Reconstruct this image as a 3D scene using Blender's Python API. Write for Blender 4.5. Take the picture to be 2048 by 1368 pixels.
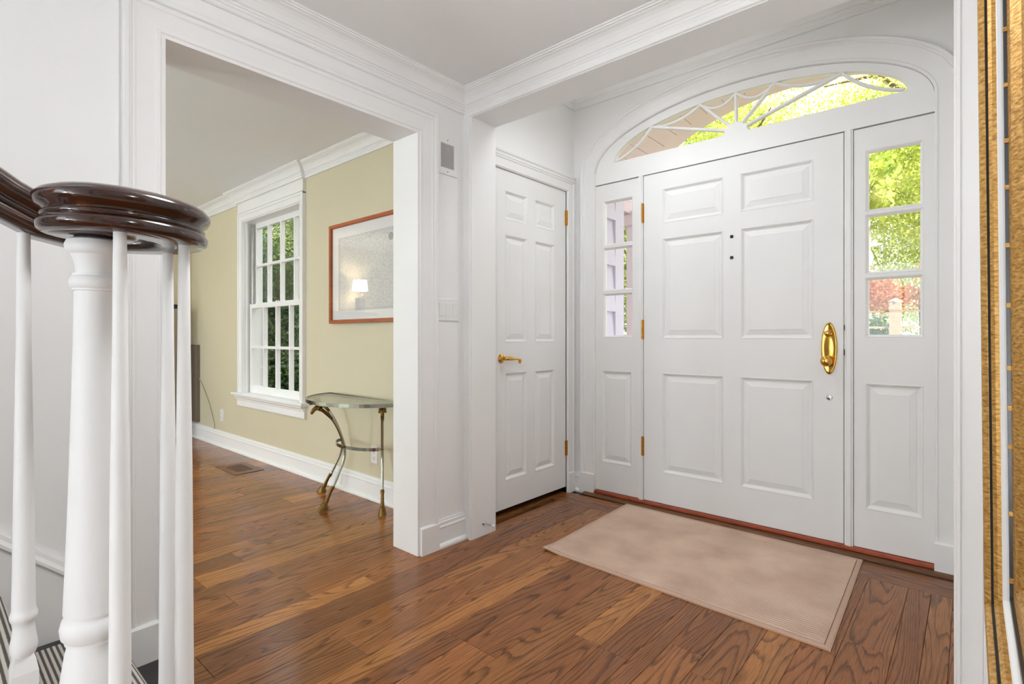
import bpy, bmesh, math, random
import numpy as np
from mathutils import Vector, Matrix

random.seed(7)
for o in list(bpy.data.objects):
    bpy.data.objects.remove(o)
S = bpy.context.scene
COL = S.collection
PI = math.pi

# ------------------------------------------------------------------ camera
TH = math.atan(916 / 1050)
cam_d = bpy.data.cameras.new('camera')
cam = bpy.data.objects.new('camera', cam_d)
COL.objects.link(cam)
cam.location = (0, 0, 1.057)
cam.rotation_euler = (PI / 2, 0, TH)
cam_d.sensor_width = 36
cam_d.lens = 1050 / 2048 * 36
cam_d.shift_y = -10 / 2048
cam_d.clip_start = 0.01
cam_d.clip_end = 200
S.camera = cam

# ------------------------------------------------------------------ world, sun, added daylight fill, exposure
W = bpy.data.worlds.new('sky')
S.world = W
W.use_nodes = True
wn = W.node_tree
wn.nodes.clear()
w_out = wn.nodes.new('ShaderNodeOutputWorld')
w_bg = wn.nodes.new('ShaderNodeBackground')
w_bg.inputs[0].default_value = (0.90, 0.95, 1.0, 1)
w_bg.inputs[1].default_value = 1.2
wn.links.new(w_bg.outputs[0], w_out.inputs[0])

sun_d = bpy.data.lights.new('sun', 'SUN')
sun_d.energy = 4.2
sun_d.angle = 0.01
sun_d.color = (1, 0.95, 0.84)
sun = bpy.data.objects.new('sun', sun_d)
COL.objects.link(sun)
sun.rotation_euler = Vector((-0.50, 0.42, -0.76)).to_track_quat('-Z', 'Y').to_euler()


def area(name, loc, direction, sx, sy, power, color=(1, 1, 1)):
    d = bpy.data.lights.new(name, 'AREA')
    d.shape = 'RECTANGLE'
    d.size = sx
    d.size_y = sy
    d.energy = power
    d.color = color
    o = bpy.data.objects.new(name, d)
    COL.objects.link(o)
    o.location = loc
    o.rotation_euler = Vector(direction).to_track_quat('-Z', 'Z').to_euler()
    return o


FILL_TINT = (0.86, 0.945, 1.0)
area('hall_back_fill', (-0.75, -3.70, 1.45), (0, 1, 0), 1.3, 1.5, 8, FILL_TINT)  # fill light added outside the back wall opening
area('stairwell_top_fill', (-1.5, -1.4, 4.85), (0, 0, -1), 0.9, 2.2, 5, FILL_TINT)  # unseen fill light added at the top of the stairwell
area('living_back_fill', (-5.3, -3.10, 1.40), (0, 1, 0), 1.05, 1.5, 10, FILL_TINT)  # this and the next: fill added behind the living room back wall
area('living_back_fill.001', (-3.5, -3.10, 1.40), (0, 1, 0), 1.05, 1.5, 10, FILL_TINT)

vs = S.view_settings
vs.view_transform = 'Standard'
vs.look = 'None'
vs.exposure = 1.28
vs.gamma = 1.0
vs.use_curve_mapping = False
S.cycles.max_bounces = 10
S.cycles.diffuse_bounces = 5


# ------------------------------------------------------------------ materials
def srgb(r, g, b):
    def c(v):
        v /= 255
        return v / 12.92 if v <= 0.04045 else ((v + 0.055) / 1.055) ** 2.4
    return (c(r), c(g), c(b), 1)


def new_mat(name):
    m = bpy.data.materials.new(name)
    m.use_nodes = True
    nt = m.node_tree
    b = nt.nodes['Principled BSDF']
    return m, nt, b


def node(nt, typ, **kw):
    n = nt.nodes.new(typ)
    for k, v in kw.items():
        if k.startswith('i_'):
            key = k[2:]
            key = int(key) if key.isdigit() else key
            n.inputs[key].default_value = v
        else:
            setattr(n, k, v)
    return n


def ramp(nt, fac, stops):
    n = nt.nodes.new('ShaderNodeValToRGB')
    el = n.color_ramp.elements
    while len(el) < len(stops):
        el.new(0.5)
    for e, (p, c) in zip(el, stops):
        e.position = p
        e.color = c
    nt.links.new(fac, n.inputs[0])
    return n


def plain(name, col, rough=0.5, metal=0.0, spec=0.5, noise=0.0, nscale=20, bump=0.0, bscale=60, coat=0.0):
    m, nt, b = new_mat(name)
    b.inputs['Base Color'].default_value = col
    b.inputs['Roughness'].default_value = rough
    b.inputs['Metallic'].default_value = metal
    b.inputs['Specular IOR Level'].default_value = spec
    b.inputs['Coat Weight'].default_value = coat
    b.inputs['Coat Roughness'].default_value = 0.08
    tc = node(nt, 'ShaderNodeTexCoord')
    if noise:
        n = node(nt, 'ShaderNodeTexNoise', i_Scale=nscale, i_Detail=4.0)
        nt.links.new(tc.outputs['Object'], n.inputs['Vector'])
        lo = tuple(max(0, c * (1 - noise)) for c in col[:3]) + (1,)
        hi = tuple(min(1, c * (1 + noise)) for c in col[:3]) + (1,)
        r = ramp(nt, n.outputs[0], [(0.3, lo), (0.7, hi)])
        nt.links.new(r.outputs[0], b.inputs['Base Color'])
    if bump:
        n2 = node(nt, 'ShaderNodeTexNoise', i_Scale=bscale, i_Detail=3.0)
        nt.links.new(tc.outputs['Object'], n2.inputs['Vector'])
        bp = node(nt, 'ShaderNodeBump', i_Strength=bump, i_Distance=0.002)
        nt.links.new(n2.outputs[0], bp.inputs['Height'])
        nt.links.new(bp.outputs[0], b.inputs['Normal'])
    return m


M = {}
M['trim'] = plain('white_semi_gloss_paint', (0.86, 0.852, 0.84, 1), 0.5, spec=0.3, noise=0.012, nscale=3, bump=0.03, bscale=30)
M['wall'] = plain('white_wall_paint', (0.86, 0.855, 0.845, 1), 0.6, noise=0.012, nscale=3, bump=0.05, bscale=160)
M['ceiling'] = plain('white_ceiling_paint', (0.87, 0.866, 0.86, 1), 0.85, noise=0.01, nscale=2, bump=0.03, bscale=90)
M['door'] = plain('white_door_paint', (0.85, 0.842, 0.83, 1), 0.5, spec=0.3, noise=0.015, nscale=4, bump=0.05, bscale=40)
M['cream'] = plain('cream_wall_paint', srgb(212, 203, 175), 0.55, noise=0.03, nscale=1.2, bump=0.05, bscale=160)
M['brass'] = plain('polished_brass', srgb(222, 172, 84), 0.16, metal=1.0, noise=0.08, nscale=60)
M['hinge'] = plain('brass_hinge', srgb(205, 150, 70), 0.28, metal=1.0, noise=0.12, nscale=120)
M['oldbrass'] = plain('aged_brass', srgb(118, 90, 50), 0.4, metal=1.0, noise=0.3, nscale=90, bump=0.3, bscale=200)
M['steel'] = plain('brushed_steel', srgb(172, 172, 164), 0.22, metal=1.0, noise=0.06, nscale=80)
M['chrome'] = plain('chrome', srgb(205, 205, 205), 0.12, metal=1.0, noise=0.03, nscale=50)
M['dark'] = plain('dark_void', (0.012, 0.012, 0.012, 1), 0.8, noise=0.2, nscale=10)
M['darkmetal'] = plain('dark_bronze_metal', srgb(70, 64, 58), 0.4, metal=1.0, noise=0.2, nscale=90)
M['plastic'] = plain('white_plastic', (0.82, 0.81, 0.79, 1), 0.3, noise=0.01, nscale=30)
M['rubber'] = plain('white_rubber', (0.78, 0.77, 0.75, 1), 0.6, noise=0.02, nscale=60)
M['siding'] = plain('pale_siding_paint', srgb(208, 201, 222), 0.6, noise=0.02, nscale=6)
M['porch'] = plain('porch_white_paint', srgb(226, 206, 214), 0.6, noise=0.02, nscale=6)
M['black'] = plain('black_stained_wood', srgb(46, 43, 42), 0.35, noise=0.35, nscale=30)
M['mat_binding'] = plain('mat_binding_cloth', srgb(198, 164, 142), 0.9, noise=0.1, nscale=200, bump=0.4, bscale=500)
M['cloth_shade'] = plain('lamp_shade_cloth', (0.85, 0.8, 0.7, 1), 0.8, noise=0.03, nscale=50)
M['paper'] = plain('picture_mount_paper', (0.80, 0.79, 0.775, 1), 0.8, noise=0.01, nscale=80)
M['taupe'] = plain('taupe_strip', srgb(120, 106, 92), 0.5, noise=0.06, nscale=12)
M['cord'] = plain('grey_cord', srgb(178, 166, 138), 0.5, noise=0.05, nscale=40)
M['stone'] = plain('stone_hearth_black', srgb(28, 27, 27), 0.25, noise=0.4, nscale=14)
M['concrete'] = plain('porch_slab_stone', srgb(168, 160, 150), 0.8, noise=0.12, nscale=9, bump=0.2)
M['bark'] = plain('tree_bark', srgb(112, 92, 72), 0.9, noise=0.35, nscale=14, bump=0.6, bscale=30)
M['birch'] = plain('pale_bark', srgb(188, 168, 140), 0.9, noise=0.3, nscale=18, bump=0.5, bscale=30)
M['fencewood'] = plain('weathered_fence_wood', srgb(150, 130, 112), 0.8, noise=0.15, nscale=20)
M['rug'] = plain('charcoal_rug_wool', srgb(62, 58, 56), 0.95, noise=0.2, nscale=70, bump=0.5, bscale=300)


def lawn_mat():
    m, nt, b = new_mat('lawn_grass')
    tc = node(nt, 'ShaderNodeTexCoord')
    n = node(nt, 'ShaderNodeTexNoise', i_Scale=3.0, i_Detail=8.0)
    nt.links.new(tc.outputs['Object'], n.inputs['Vector'])
    r = ramp(nt, n.outputs[0], [(0.3, srgb(80, 90, 46)), (0.55, srgb(116, 118, 68)), (0.75, srgb(150, 134, 96))])
    nt.links.new(r.outputs[0], b.inputs['Base Color'])
    b.inputs['Roughness'].default_value = 0.9
    return m


M['lawn'] = lawn_mat()


def leaf_mat(name, c0, c1, c2, trans=0.4):
    m, nt, b = new_mat(name)
    tc = node(nt, 'ShaderNodeTexCoord')
    n = node(nt, 'ShaderNodeTexNoise', i_Scale=2.2, i_Detail=5.0)
    nt.links.new(tc.outputs['Object'], n.inputs['Vector'])
    r = ramp(nt, n.outputs[0], [(0.3, c0), (0.5, c1), (0.7, c2)])
    nt.links.new(r.outputs[0], b.inputs['Base Color'])
    b.inputs['Roughness'].default_value = 0.55
    t = node(nt, 'ShaderNodeBsdfTranslucent')
    nt.links.new(r.outputs[0], t.inputs[0])
    mx = node(nt, 'ShaderNodeMixShader', i_0=trans)
    nt.links.new(b.outputs[0], mx.inputs[1])
    nt.links.new(t.outputs[0], mx.inputs[2])
    nt.links.new(mx.outputs[0], nt.nodes['Material Output'].inputs[0])
    return m


M['leaf_bright'] = leaf_mat('bright_maple_leaves', srgb(120, 150, 44), srgb(196, 206, 84), srgb(242, 238, 176), 0.5)
M['leaf_mid'] = leaf_mat('mid_green_leaves', srgb(96, 124, 60), srgb(160, 176, 104), srgb(224, 220, 168), 0.45)
M['leaf_dark'] = leaf_mat('evergreen_leaves', srgb(40, 70, 36), srgb(70, 104, 50), srgb(118, 140, 84), 0.25)
M['leaf_red'] = leaf_mat('copper_leaves', srgb(150, 84, 50), srgb(190, 116, 70), srgb(214, 160, 96), 0.4)


def glass_mat(name, tint=(1, 1, 1, 1), ior=1.45, rough=0.0):
    m = bpy.data.materials.new(name)
    m.use_nodes = True
    nt = m.node_tree
    nt.nodes.clear()
    out = node(nt, 'ShaderNodeOutputMaterial')
    tr = node(nt, 'ShaderNodeBsdfTransparent')
    tr.inputs[0].default_value = tint
    gl = node(nt, 'ShaderNodeBsdfGlossy')
    gl.inputs['Roughness'].default_value = rough
    # Schlick reflectance, the same from both sides of the sheet
    lw = node(nt, 'ShaderNodeLayerWeight', i_Blend=0.5)
    pw = node(nt, 'ShaderNodeMath', operation='POWER', i_1=5.0)
    r0 = ((ior - 1) / (ior + 1)) ** 2
    fr = node(nt, 'ShaderNodeMath', operation='MULTIPLY_ADD', i_1=1 - r0, i_2=r0)
    mx = node(nt, 'ShaderNodeMixShader')
    nt.links.new(lw.outputs['Facing'], pw.inputs[0])
    nt.links.new(pw.outputs[0], fr.inputs[0])
    nt.links.new(fr.outputs[0], mx.inputs[0])
    nt.links.new(tr.outputs[0], mx.inputs[1])
    nt.links.new(gl.outputs[0], mx.inputs[2])
    nt.links.new(mx.outputs[0], out.inputs[0])
    return m


M['glass'] = glass_mat('window_glass')
M['tableglass'] = glass_mat('table_glass', (0.93, 0.97, 0.95, 1), 1.5)
M['pictureglass'] = glass_mat('picture_glass', (1, 1, 1, 1), 1.5)


def mirror_mat():
    m, nt, b = new_mat('mirror_glass')
    b.inputs['Base Color'].default_value = (0.86, 0.88, 0.88, 1)
    b.inputs['Metallic'].default_value = 1
    b.inputs['Roughness'].default_value = 0.02
    return m


M['mirror'] = mirror_mat()


def emit_mat(name, col, st):
    m, nt, b = new_mat(name)
    b.inputs['Base Color'].default_value = col
    b.inputs['Emission Color'].default_value = col
    b.inputs['Emission Strength'].default_value = st
    return m


M['bulbglass'] = emit_mat('lit_frosted_glass', (1, 0.96, 0.90, 1), 1.3)
M['litshade'] = emit_mat('lit_lamp_shade', (1, 0.93, 0.80, 1), 4.0)


def gilt_mat():
    m, nt, b = new_mat('gold_leaf')
    tc = node(nt, 'ShaderNodeTexCoord')
    mp = node(nt, 'ShaderNodeMapping')
    mp.inputs['Scale'].default_value = (1, 1, 2.5)
    nt.links.new(tc.outputs['Object'], mp.inputs[0])
    n = node(nt, 'ShaderNodeTexNoise', i_Scale=220.0, i_Detail=6.0)
    nt.links.new(mp.outputs[0], n.inputs['Vector'])
    r = ramp(nt, n.outputs[0], [(0.25, srgb(118, 84, 40)), (0.5, srgb(184, 138, 68)), (0.75, srgb(214, 176, 112))])
    nt.links.new(r.outputs[0], b.inputs['Base Color'])
    b.inputs['Metallic'].default_value = 0.55
    b.inputs['Roughness'].default_value = 0.48
    bp = node(nt, 'ShaderNodeBump', i_Strength=0.25, i_Distance=0.001)
    nt.links.new(n.outputs[0], bp.inputs['Height'])
    nt.links.new(bp.outputs[0], b.inputs['Normal'])
    return m


M['gilt'] = gilt_mat()


def oak_mat(name, tones, line_dark=0.33, length_axis='Y', gloss=0.12):
    m, nt, b = new_mat(name)
    L = nt.links.new
    tc = node(nt, 'ShaderNodeTexCoord')
    oi = node(nt, 'ShaderNodeObjectInfo')
    mul = node(nt, 'ShaderNodeMath', operation='MULTIPLY', i_1=91.7)
    L(oi.outputs['Random'], mul.inputs[0])
    cmb = node(nt, 'ShaderNodeCombineXYZ')
    for k in range(3):
        L(mul.outputs[0], cmb.inputs[k])
    mp = node(nt, 'ShaderNodeMapping')
    mp.inputs['Scale'].default_value = (8.5, 0.8, 8) if length_axis == 'Y' else (0.8, 8.5, 8)
    L(tc.outputs['Object'], mp.inputs[0])
    add = node(nt, 'ShaderNodeVectorMath', operation='ADD')
    L(mp.outputs[0], add.inputs[0])
    L(cmb.outputs[0], add.inputs[1])
    # growth rings: contours of a stretched smooth noise
    n1 = node(nt, 'ShaderNodeTexNoise', i_Scale=0.85, i_Detail=1.2, i_Roughness=0.35, i_Distortion=0.25)
    L(add.outputs[0], n1.inputs['Vector'])
    n3 = node(nt, 'ShaderNodeTexNoise', i_Scale=9.0, i_Detail=2.0)
    L(add.outputs[0], n3.inputs['Vector'])
    k1 = node(nt, 'ShaderNodeMath', operation='MULTIPLY', i_1=26.0)
    L(n1.outputs[0], k1.inputs[0])
    k2 = node(nt, 'ShaderNodeMath', operation='MULTIPLY_ADD', i_1=0.55)
    L(n3.outputs[0], k2.inputs[0])
    L(k1.outputs[0], k2.inputs[2])
    fr = node(nt, 'ShaderNodeMath', operation='FRACT')
    L(k2.outputs[0], fr.inputs[0])
    ring = ramp(nt, fr.outputs[0], [(0.0, (0.1, 0.1, 0.1, 1)), (0.12, (0, 0, 0, 1)), (0.62, (0.08, 0.08, 0.08, 1)), (0.93, (1, 1, 1, 1)), (1.0, (0.15, 0.15, 0.15, 1))])
    # pores
    mp2 = node(nt, 'ShaderNodeMapping')
    mp2.inputs['Scale'].default_value = (330, 12, 330) if length_axis == 'Y' else (12, 330, 330)
    L(tc.outputs['Object'], mp2.inputs[0])
    add2 = node(nt, 'ShaderNodeVectorMath', operation='ADD')
    L(mp2.outputs[0], add2.inputs[0])
    L(cmb.outputs[0], add2.inputs[1])
    n2 = node(nt, 'ShaderNodeTexNoise', i_Scale=1.0, i_Detail=3.0)
    L(add2.outputs[0], n2.inputs['Vector'])
    pores = ramp(nt, n2.outputs[0], [(0.36, (1, 1, 1, 1)), (0.56, (0, 0, 0, 1))])
    stops = [(i / (len(tones) - 1), t) for i, t in enumerate(tones)]
    base = ramp(nt, oi.outputs['Random'], stops)
    n4 = node(nt, 'ShaderNodeTexNoise', i_Scale=0.5, i_Detail=3.0)
    L(add.outputs[0], n4.inputs['Vector'])
    var = ramp(nt, n4.outputs[0], [(0.3, (0.72, 0.72, 0.72, 1)), (0.7, (1.18, 1.18, 1.18, 1))])
    m0 = node(nt, 'ShaderNodeMix', data_type='RGBA', blend_type='MULTIPLY')
    m0.inputs[0].default_value = 1
    L(base.outputs[0], m0.inputs[6])
    L(var.outputs[0], m0.inputs[7])
    dk = node(nt, 'ShaderNodeMix', data_type='RGBA', blend_type='MULTIPLY')
    dk.inputs[0].default_value = 1
    L(m0.outputs[2], dk.inputs[6])
    dk.inputs[7].default_value = (line_dark, line_dark * 0.92, line_dark * 0.86, 1)
    mx = node(nt, 'ShaderNodeMix', data_type='RGBA')
    f1 = node(nt, 'ShaderNodeMath', operation='MULTIPLY', i_1=0.82)
    L(ring.outputs[0], f1.inputs[0])
    f2 = node(nt, 'ShaderNodeMath', operation='MULTIPLY_ADD', i_1=0.42, use_clamp=True)
    L(pores.outputs[0], f2.inputs[0])
    L(f1.outputs[0], f2.inputs[2])
    L(f2.outputs[0], mx.inputs[0])
    L(m0.outputs[2], mx.inputs[6])
    L(dk.outputs[2], mx.inputs[7])
    L(mx.outputs[2], b.inputs['Base Color'])
    rr = ramp(nt, n4.outputs[0], [(0.3, (gloss, gloss, gloss, 1)), (0.7, (gloss + 0.1,) * 3 + (1,))])
    L(rr.outputs[0], b.inputs['Roughness'])
    b.inputs['Specular IOR Level'].default_value = 0.36
    bp = node(nt, 'ShaderNodeBump', i_Strength=0.16, i_Distance=0.0006)
    L(f2.outputs[0], bp.inputs['Height'])
    L(bp.outputs[0], b.inputs['Normal'])
    return m


OAK = [srgb(150, 92, 48), srgb(166, 105, 56), srgb(140, 86, 47), srgb(184, 122, 64), srgb(156, 97, 52), srgb(172, 110, 58)]
M['oak'] = oak_mat('stained_oak_plank', OAK)
M['oakx'] = oak_mat('stained_oak_border', OAK, length_axis='X')
M['redwood'] = oak_mat('red_threshold_wood', [srgb(160, 74, 46), srgb(168, 80, 50)], 0.6, 'X', 0.3)
M['saddle'] = oak_mat('brown_saddle_wood', [srgb(120, 78, 48), srgb(126, 82, 50)], 0.5, 'X', 0.3)
M['cherry'] = oak_mat('cherry_frame_wood', [srgb(176, 92, 46), srgb(182, 96, 50)], 0.7, 'X', 0.3)
M['mahogany'] = plain('dark_mahogany', srgb(46, 22, 12), 0.12, noise=0.25, nscale=25, coat=0.6)


def mahogany():
    m, nt, b = new_mat('dark_mahogany_lacquer')
    tc = node(nt, 'ShaderNodeTexCoord')
    n = node(nt, 'ShaderNodeTexNoise', i_Scale=18.0, i_Detail=4.0, i_Distortion=1.5)
    nt.links.new(tc.outputs['Object'], n.inputs['Vector'])
    r = ramp(nt, n.outputs[0], [(0.3, srgb(26, 12, 8)), (0.6, srgb(58, 26, 14)), (0.75, srgb(84, 40, 20))])
    nt.links.new(r.outputs[0], b.inputs['Base Color'])
    b.inputs['Roughness'].default_value = 0.16
    b.inputs['Coat Weight'].default_value = 0.5
    b.inputs['Coat Roughness'].default_value = 0.05
    return m


M['mahogany'] = mahogany()


def runner_mat():
    m, nt, b = new_mat('striped_runner_wool')
    tc = node(nt, 'ShaderNodeTexCoord')
    sp = node(nt, 'ShaderNodeSeparateXYZ')
    nt.links.new(tc.outputs['UV'], sp.inputs[0])
    n = node(nt, 'ShaderNodeTexNoise', i_Scale=900.0)
    nt.links.new(tc.outputs['Object'], n.inputs['Vector'])
    ma = node(nt, 'ShaderNodeMath', operation='MULTIPLY', i_1=84.0)
    nt.links.new(sp.outputs[1], ma.inputs[0])
    ad = node(nt, 'ShaderNodeMath', operation='MULTIPLY_ADD', i_1=0.3)
    nt.links.new(n.outputs[0], ad.inputs[0])
    nt.links.new(ma.outputs[0], ad.inputs[2])
    fr = node(nt, 'ShaderNodeMath', operation='FRACT')
    nt.links.new(ad.outputs[0], fr.inputs[0])
    r = ramp(nt, fr.outputs[0], [(0.40, srgb(90, 84, 80)), (0.5, srgb(214, 206, 196)), (0.92, srgb(206, 198, 188)), (1.0, srgb(90, 84, 80))])
    nt.links.new(r.outputs[0], b.inputs['Base Color'])
    b.inputs['Roughness'].default_value = 0.95
    bp = node(nt, 'ShaderNodeBump', i_Strength=0.4, i_Distance=0.002)
    nt.links.new(n.outputs[0], bp.inputs['Height'])
    nt.links.new(bp.outputs[0], b.inputs['Normal'])
    return m


M['runner'] = runner_mat()


def mat_mat():
    m, nt, b = new_mat('ribbed_mat_fibre')
    tc = node(nt, 'ShaderNodeTexCoord')
    n = node(nt, 'ShaderNodeTexNoise', i_Scale=5.0, i_Detail=6.0)
    nt.links.new(tc.outputs['Object'], n.inputs['Vector'])
    r = ramp(nt, n.outputs[0], [(0.3, srgb(200, 170, 152)), (0.55, srgb(218, 190, 170)), (0.75, srgb(226, 202, 182))])
    nt.links.new(r.outputs[0], b.inputs['Base Color'])
    n2 = node(nt, 'ShaderNodeTexNoise', i_Scale=420.0, i_Detail=2.0)
    nt.links.new(tc.outputs['Object'], n2.inputs['Vector'])
    bp = node(nt, 'ShaderNodeBump', i_Strength=0.5, i_Distance=0.002)
    nt.links.new(n2.outputs[0], bp.inputs['Height'])
    nt.links.new(bp.outputs[0], b.inputs['Normal'])
    b.inputs['Roughness'].default_value = 0.95
    return m


M['matfibre'] = mat_mat()
M['matgroove'] = plain('mat_backing', srgb(78, 54, 42), 0.95, noise=0.1, nscale=80)


def map_mat():
    m, nt, b = new_mat('engraved_map_print')
    tc = node(nt, 'ShaderNodeTexCoord')
    n = node(nt, 'ShaderNodeTexNoise', i_Scale=9.0, i_Detail=6.0)
    nt.links.new(tc.outputs['Object'], n.inputs['Vector'])
    k = node(nt, 'ShaderNodeMath', operation='MULTIPLY', i_1=22.0)
    nt.links.new(n.outputs[0], k.inputs[0])
    fr = node(nt, 'ShaderNodeMath', operation='FRACT')
    nt.links.new(k.outputs[0], fr.inputs[0])
    r = ramp(nt, fr.outputs[0], [(0.0, (0.52, 0.51, 0.49, 1)), (0.12, (0.72, 0.71, 0.69, 1)), (0.9, (0.70, 0.69, 0.67, 1)), (1, (0.5, 0.49, 0.47, 1))])
    n2 = node(nt, 'ShaderNodeTexNoise', i_Scale=120.0, i_Detail=3.0)
    nt.links.new(tc.outputs['Object'], n2.inputs['Vector'])
    r2 = ramp(nt, n2.outputs[0], [(0.35, (0.62, 0.62, 0.62, 1)), (0.6, (1, 1, 1, 1))])
    mx = node(nt, 'ShaderNodeMix', data_type='RGBA', blend_type='MULTIPLY')
    mx.inputs[0].default_value = 0.6
    nt.links.new(r.outputs[0], mx.inputs[6])
    nt.links.new(r2.outputs[0], mx.inputs[7])
    nt.links.new(mx.outputs[2], b.inputs['Base Color'])
    b.inputs['Roughness'].default_value = 0.8
    return m


M['map'] = map_mat()
M['ink'] = plain('grey_ink', srgb(158, 156, 151), 0.8, noise=0.1, nscale=80)


def marble_mat():
    m, nt, b = new_mat('brown_veined_marble')
    tc = node(nt, 'ShaderNodeTexCoord')
    n = node(nt, 'ShaderNodeTexNoise', i_Scale=7.0, i_Detail=8.0, i_Distortion=2.0)
    nt.links.new(tc.outputs['Object'], n.inputs['Vector'])
    r = ramp(nt, n.outputs[0], [(0.3, srgb(70, 58, 52)), (0.5, srgb(140, 124, 114)), (0.7, srgb(160, 144, 132))])
    nt.links.new(r.outputs[0], b.inputs['Base Color'])
    b.inputs['Roughness'].default_value = 0.25
    return m


M['marble'] = marble_mat()


# ------------------------------------------------------------------ mesh helpers
class MB:
    def __init__(s):
        s.v = []
        s.f = []

    def quad(s, a, b, c, d):
        n = len(s.v)
        s.v += [a, b, c, d]
        s.f.append((n, n + 1, n + 2, n + 3))

    def box(s, x0, x1, y0, y1, z0, z1, ch=0.0):
        if x0 > x1: x0, x1 = x1, x0
        if y0 > y1: y0, y1 = y1, y0
        if z0 > z1: z0, z1 = z1, z0
        n = len(s.v)
        s.v += [(x, y, z) for z in (z0, z1) for y in (y0, y1) for x in (x0, x1)]
        for f in ((0, 2, 3, 1), (4, 5, 7, 6), (0, 1, 5, 4), (2, 6, 7, 3), (0, 4, 6, 2), (1, 3, 7, 5)):
            s.f.append(tuple(n + i for i in f))
        return s

    def rings(s, rings, closed=True, cap0=True, cap1=True):
        n0 = len(s.v)
        k = len(rings[0])
        for r in rings:
            s.v += [tuple(p) for p in r]
        for i in range(len(rings) - 1):
            a = n0 + i * k
            b = a + k
            for j in range(k if closed else k - 1):
                j2 = (j + 1) % k
                s.f.append((a + j, a + j2, b + j2, b + j))
        if cap0: s.f.append(tuple(n0 + j for j in reversed(range(k))))
        if cap1: s.f.append(tuple(n0 + (len(rings) - 1) * k + j for j in range(k)))
        return s

    def tube(s, pts, rad, seg=10, flat=1.0):
        pts = [Vector(p) for p in pts]
        if not hasattr(rad, '__len__'): rad = [rad] * len(pts)
        t0 = (pts[1] - pts[0]).normalized()
        up = Vector((0, 0, 1)) if abs(t0.z) < 0.9 else Vector((0, 1, 0))
        nrm = (up - t0 * up.dot(t0)).normalized()
        rings = []
        for i, p in enumerate(pts):
            t = (pts[min(i + 1, len(pts) - 1)] - pts[max(i - 1, 0)])
            if t.length < 1e-9: t = t0
            t.normalize()
            nrm = (nrm - t * nrm.dot(t)).normalized()
            bn = t.cross(nrm)
            rings.append([p + (nrm * math.cos(2 * PI * j / seg) + bn * math.sin(2 * PI * j / seg) * flat) * rad[i] for j in range(seg)])
        return s.rings(rings)

    def lathe(s, c, prof, seg=24, axis='Z'):
        rings = []
        for r, h in prof:
            r = max(r, 1e-5)
            ring = []
            for j in range(seg):
                a = 2 * PI * j / seg
                u, v = r * math.cos(a), r * math.sin(a)
                if axis == 'Z': ring.append((c[0] + u, c[1] + v, c[2] + h))
                elif axis == 'Y': ring.append((c[0] + u, c[1] + h, c[2] + v))
                else: ring.append((c[0] + h, c[1] + u, c[2] + v))
            rings.append(ring)
        return s.rings(rings)

    def sweep(s, path, prof, fmap, closed_path=False, cap=True):
        """path: 2D points; prof: (a offset to the left of travel, b second coordinate); fmap(u,v,b) -> xyz; mitred"""
        P = [Vector((p[0], p[1])) for p in path]
        n = len(P)
        rings = []
        for i in range(n):
            if closed_path:
                d0 = (P[i] - P[i - 1]).normalized(); d1 = (P[(i + 1) % n] - P[i]).normalized()
            else:
                d0 = (P[i] - P[i - 1]).normalized() if i > 0 else (P[1] - P[0]).normalized()
                d1 = (P[i + 1] - P[i]).normalized() if i < n - 1 else d0
            n0 = Vector((-d0.y, d0.x)); n1 = Vector((-d1.y, d1.x))
            m = n0 + n1
            if m.length < 1e-6: m = n0
            m.normalize()
            m = m / max(0.2, m.dot(n0))
            rings.append([fmap(P[i].x + m.x * a, P[i].y + m.y * a, b) for a, b in prof])
        if closed_path:
            rings.append(rings[0])
        return s.rings(rings, True, cap and not closed_path, cap and not closed_path)

    def build(s, name, mat, parent=None, smooth=False, angle=None, org=None):
        me = bpy.data.meshes.new(name)
        vv = s.v
        if org is not None:
            vv = [(a - org[0], b - org[1], c - org[2]) for a, b, c in vv]
        me.from_pydata([tuple(p) for p in vv], [], s.f)
        bm = bmesh.new()
        bm.from_mesh(me)
        bmesh.ops.remove_doubles(bm, verts=bm.verts, dist=1e-6)
        bmesh.ops.recalc_face_normals(bm, faces=bm.faces)
        bm.to_mesh(me)
        bm.free()
        me.materials.append(M[mat] if isinstance(mat, str) else mat)
        if smooth:
            me.shade_smooth()
            if angle: 
                me.set_sharp_from_angle(angle=math.radians(angle))
        o = bpy.data.objects.new(name, me)
        COL.objects.link(o)
        if org is not None:
            o.location = org
        if parent is not None:
            attach(o, parent)
        return o


def world_loc(p):
    v = Vector(p.location)
    while p.parent is not None:
        p = p.parent
        v = v + Vector(p.location) + p_off(p)
    return v


def p_off(p):
    return Vector((0, 0, 0))


def attach(o, parent):
    """keep o where it stands in the world (translations only)"""
    o.parent = parent
    t = Vector((0, 0, 0))
    q = parent
    m = Matrix.Translation(q.location)
    while q.parent is not None:
        m = Matrix.Translation(q.parent.location) @ q.matrix_parent_inverse @ m
        q = q.parent
    o.matrix_parent_inverse = m.inverted()


def tag(o, label, cat=None, group=None, kind=None):
    o['label'] = label
    if cat: o['category'] = cat
    if group: o['group'] = group
    if kind: o['kind'] = kind
    return o


def thing(name, loc, label, cat, group=None, kind=None):
    o = bpy.data.objects.new(name, None)
    COL.objects.link(o)
    o.location = loc
    o.empty_display_size = 0.1
    return tag(o, label, cat, group, kind)


def structure(name, mb, mat, label, cat, **kw):
    return tag(mb.build(name, mat, **kw), label, cat, kind='structure')


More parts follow.
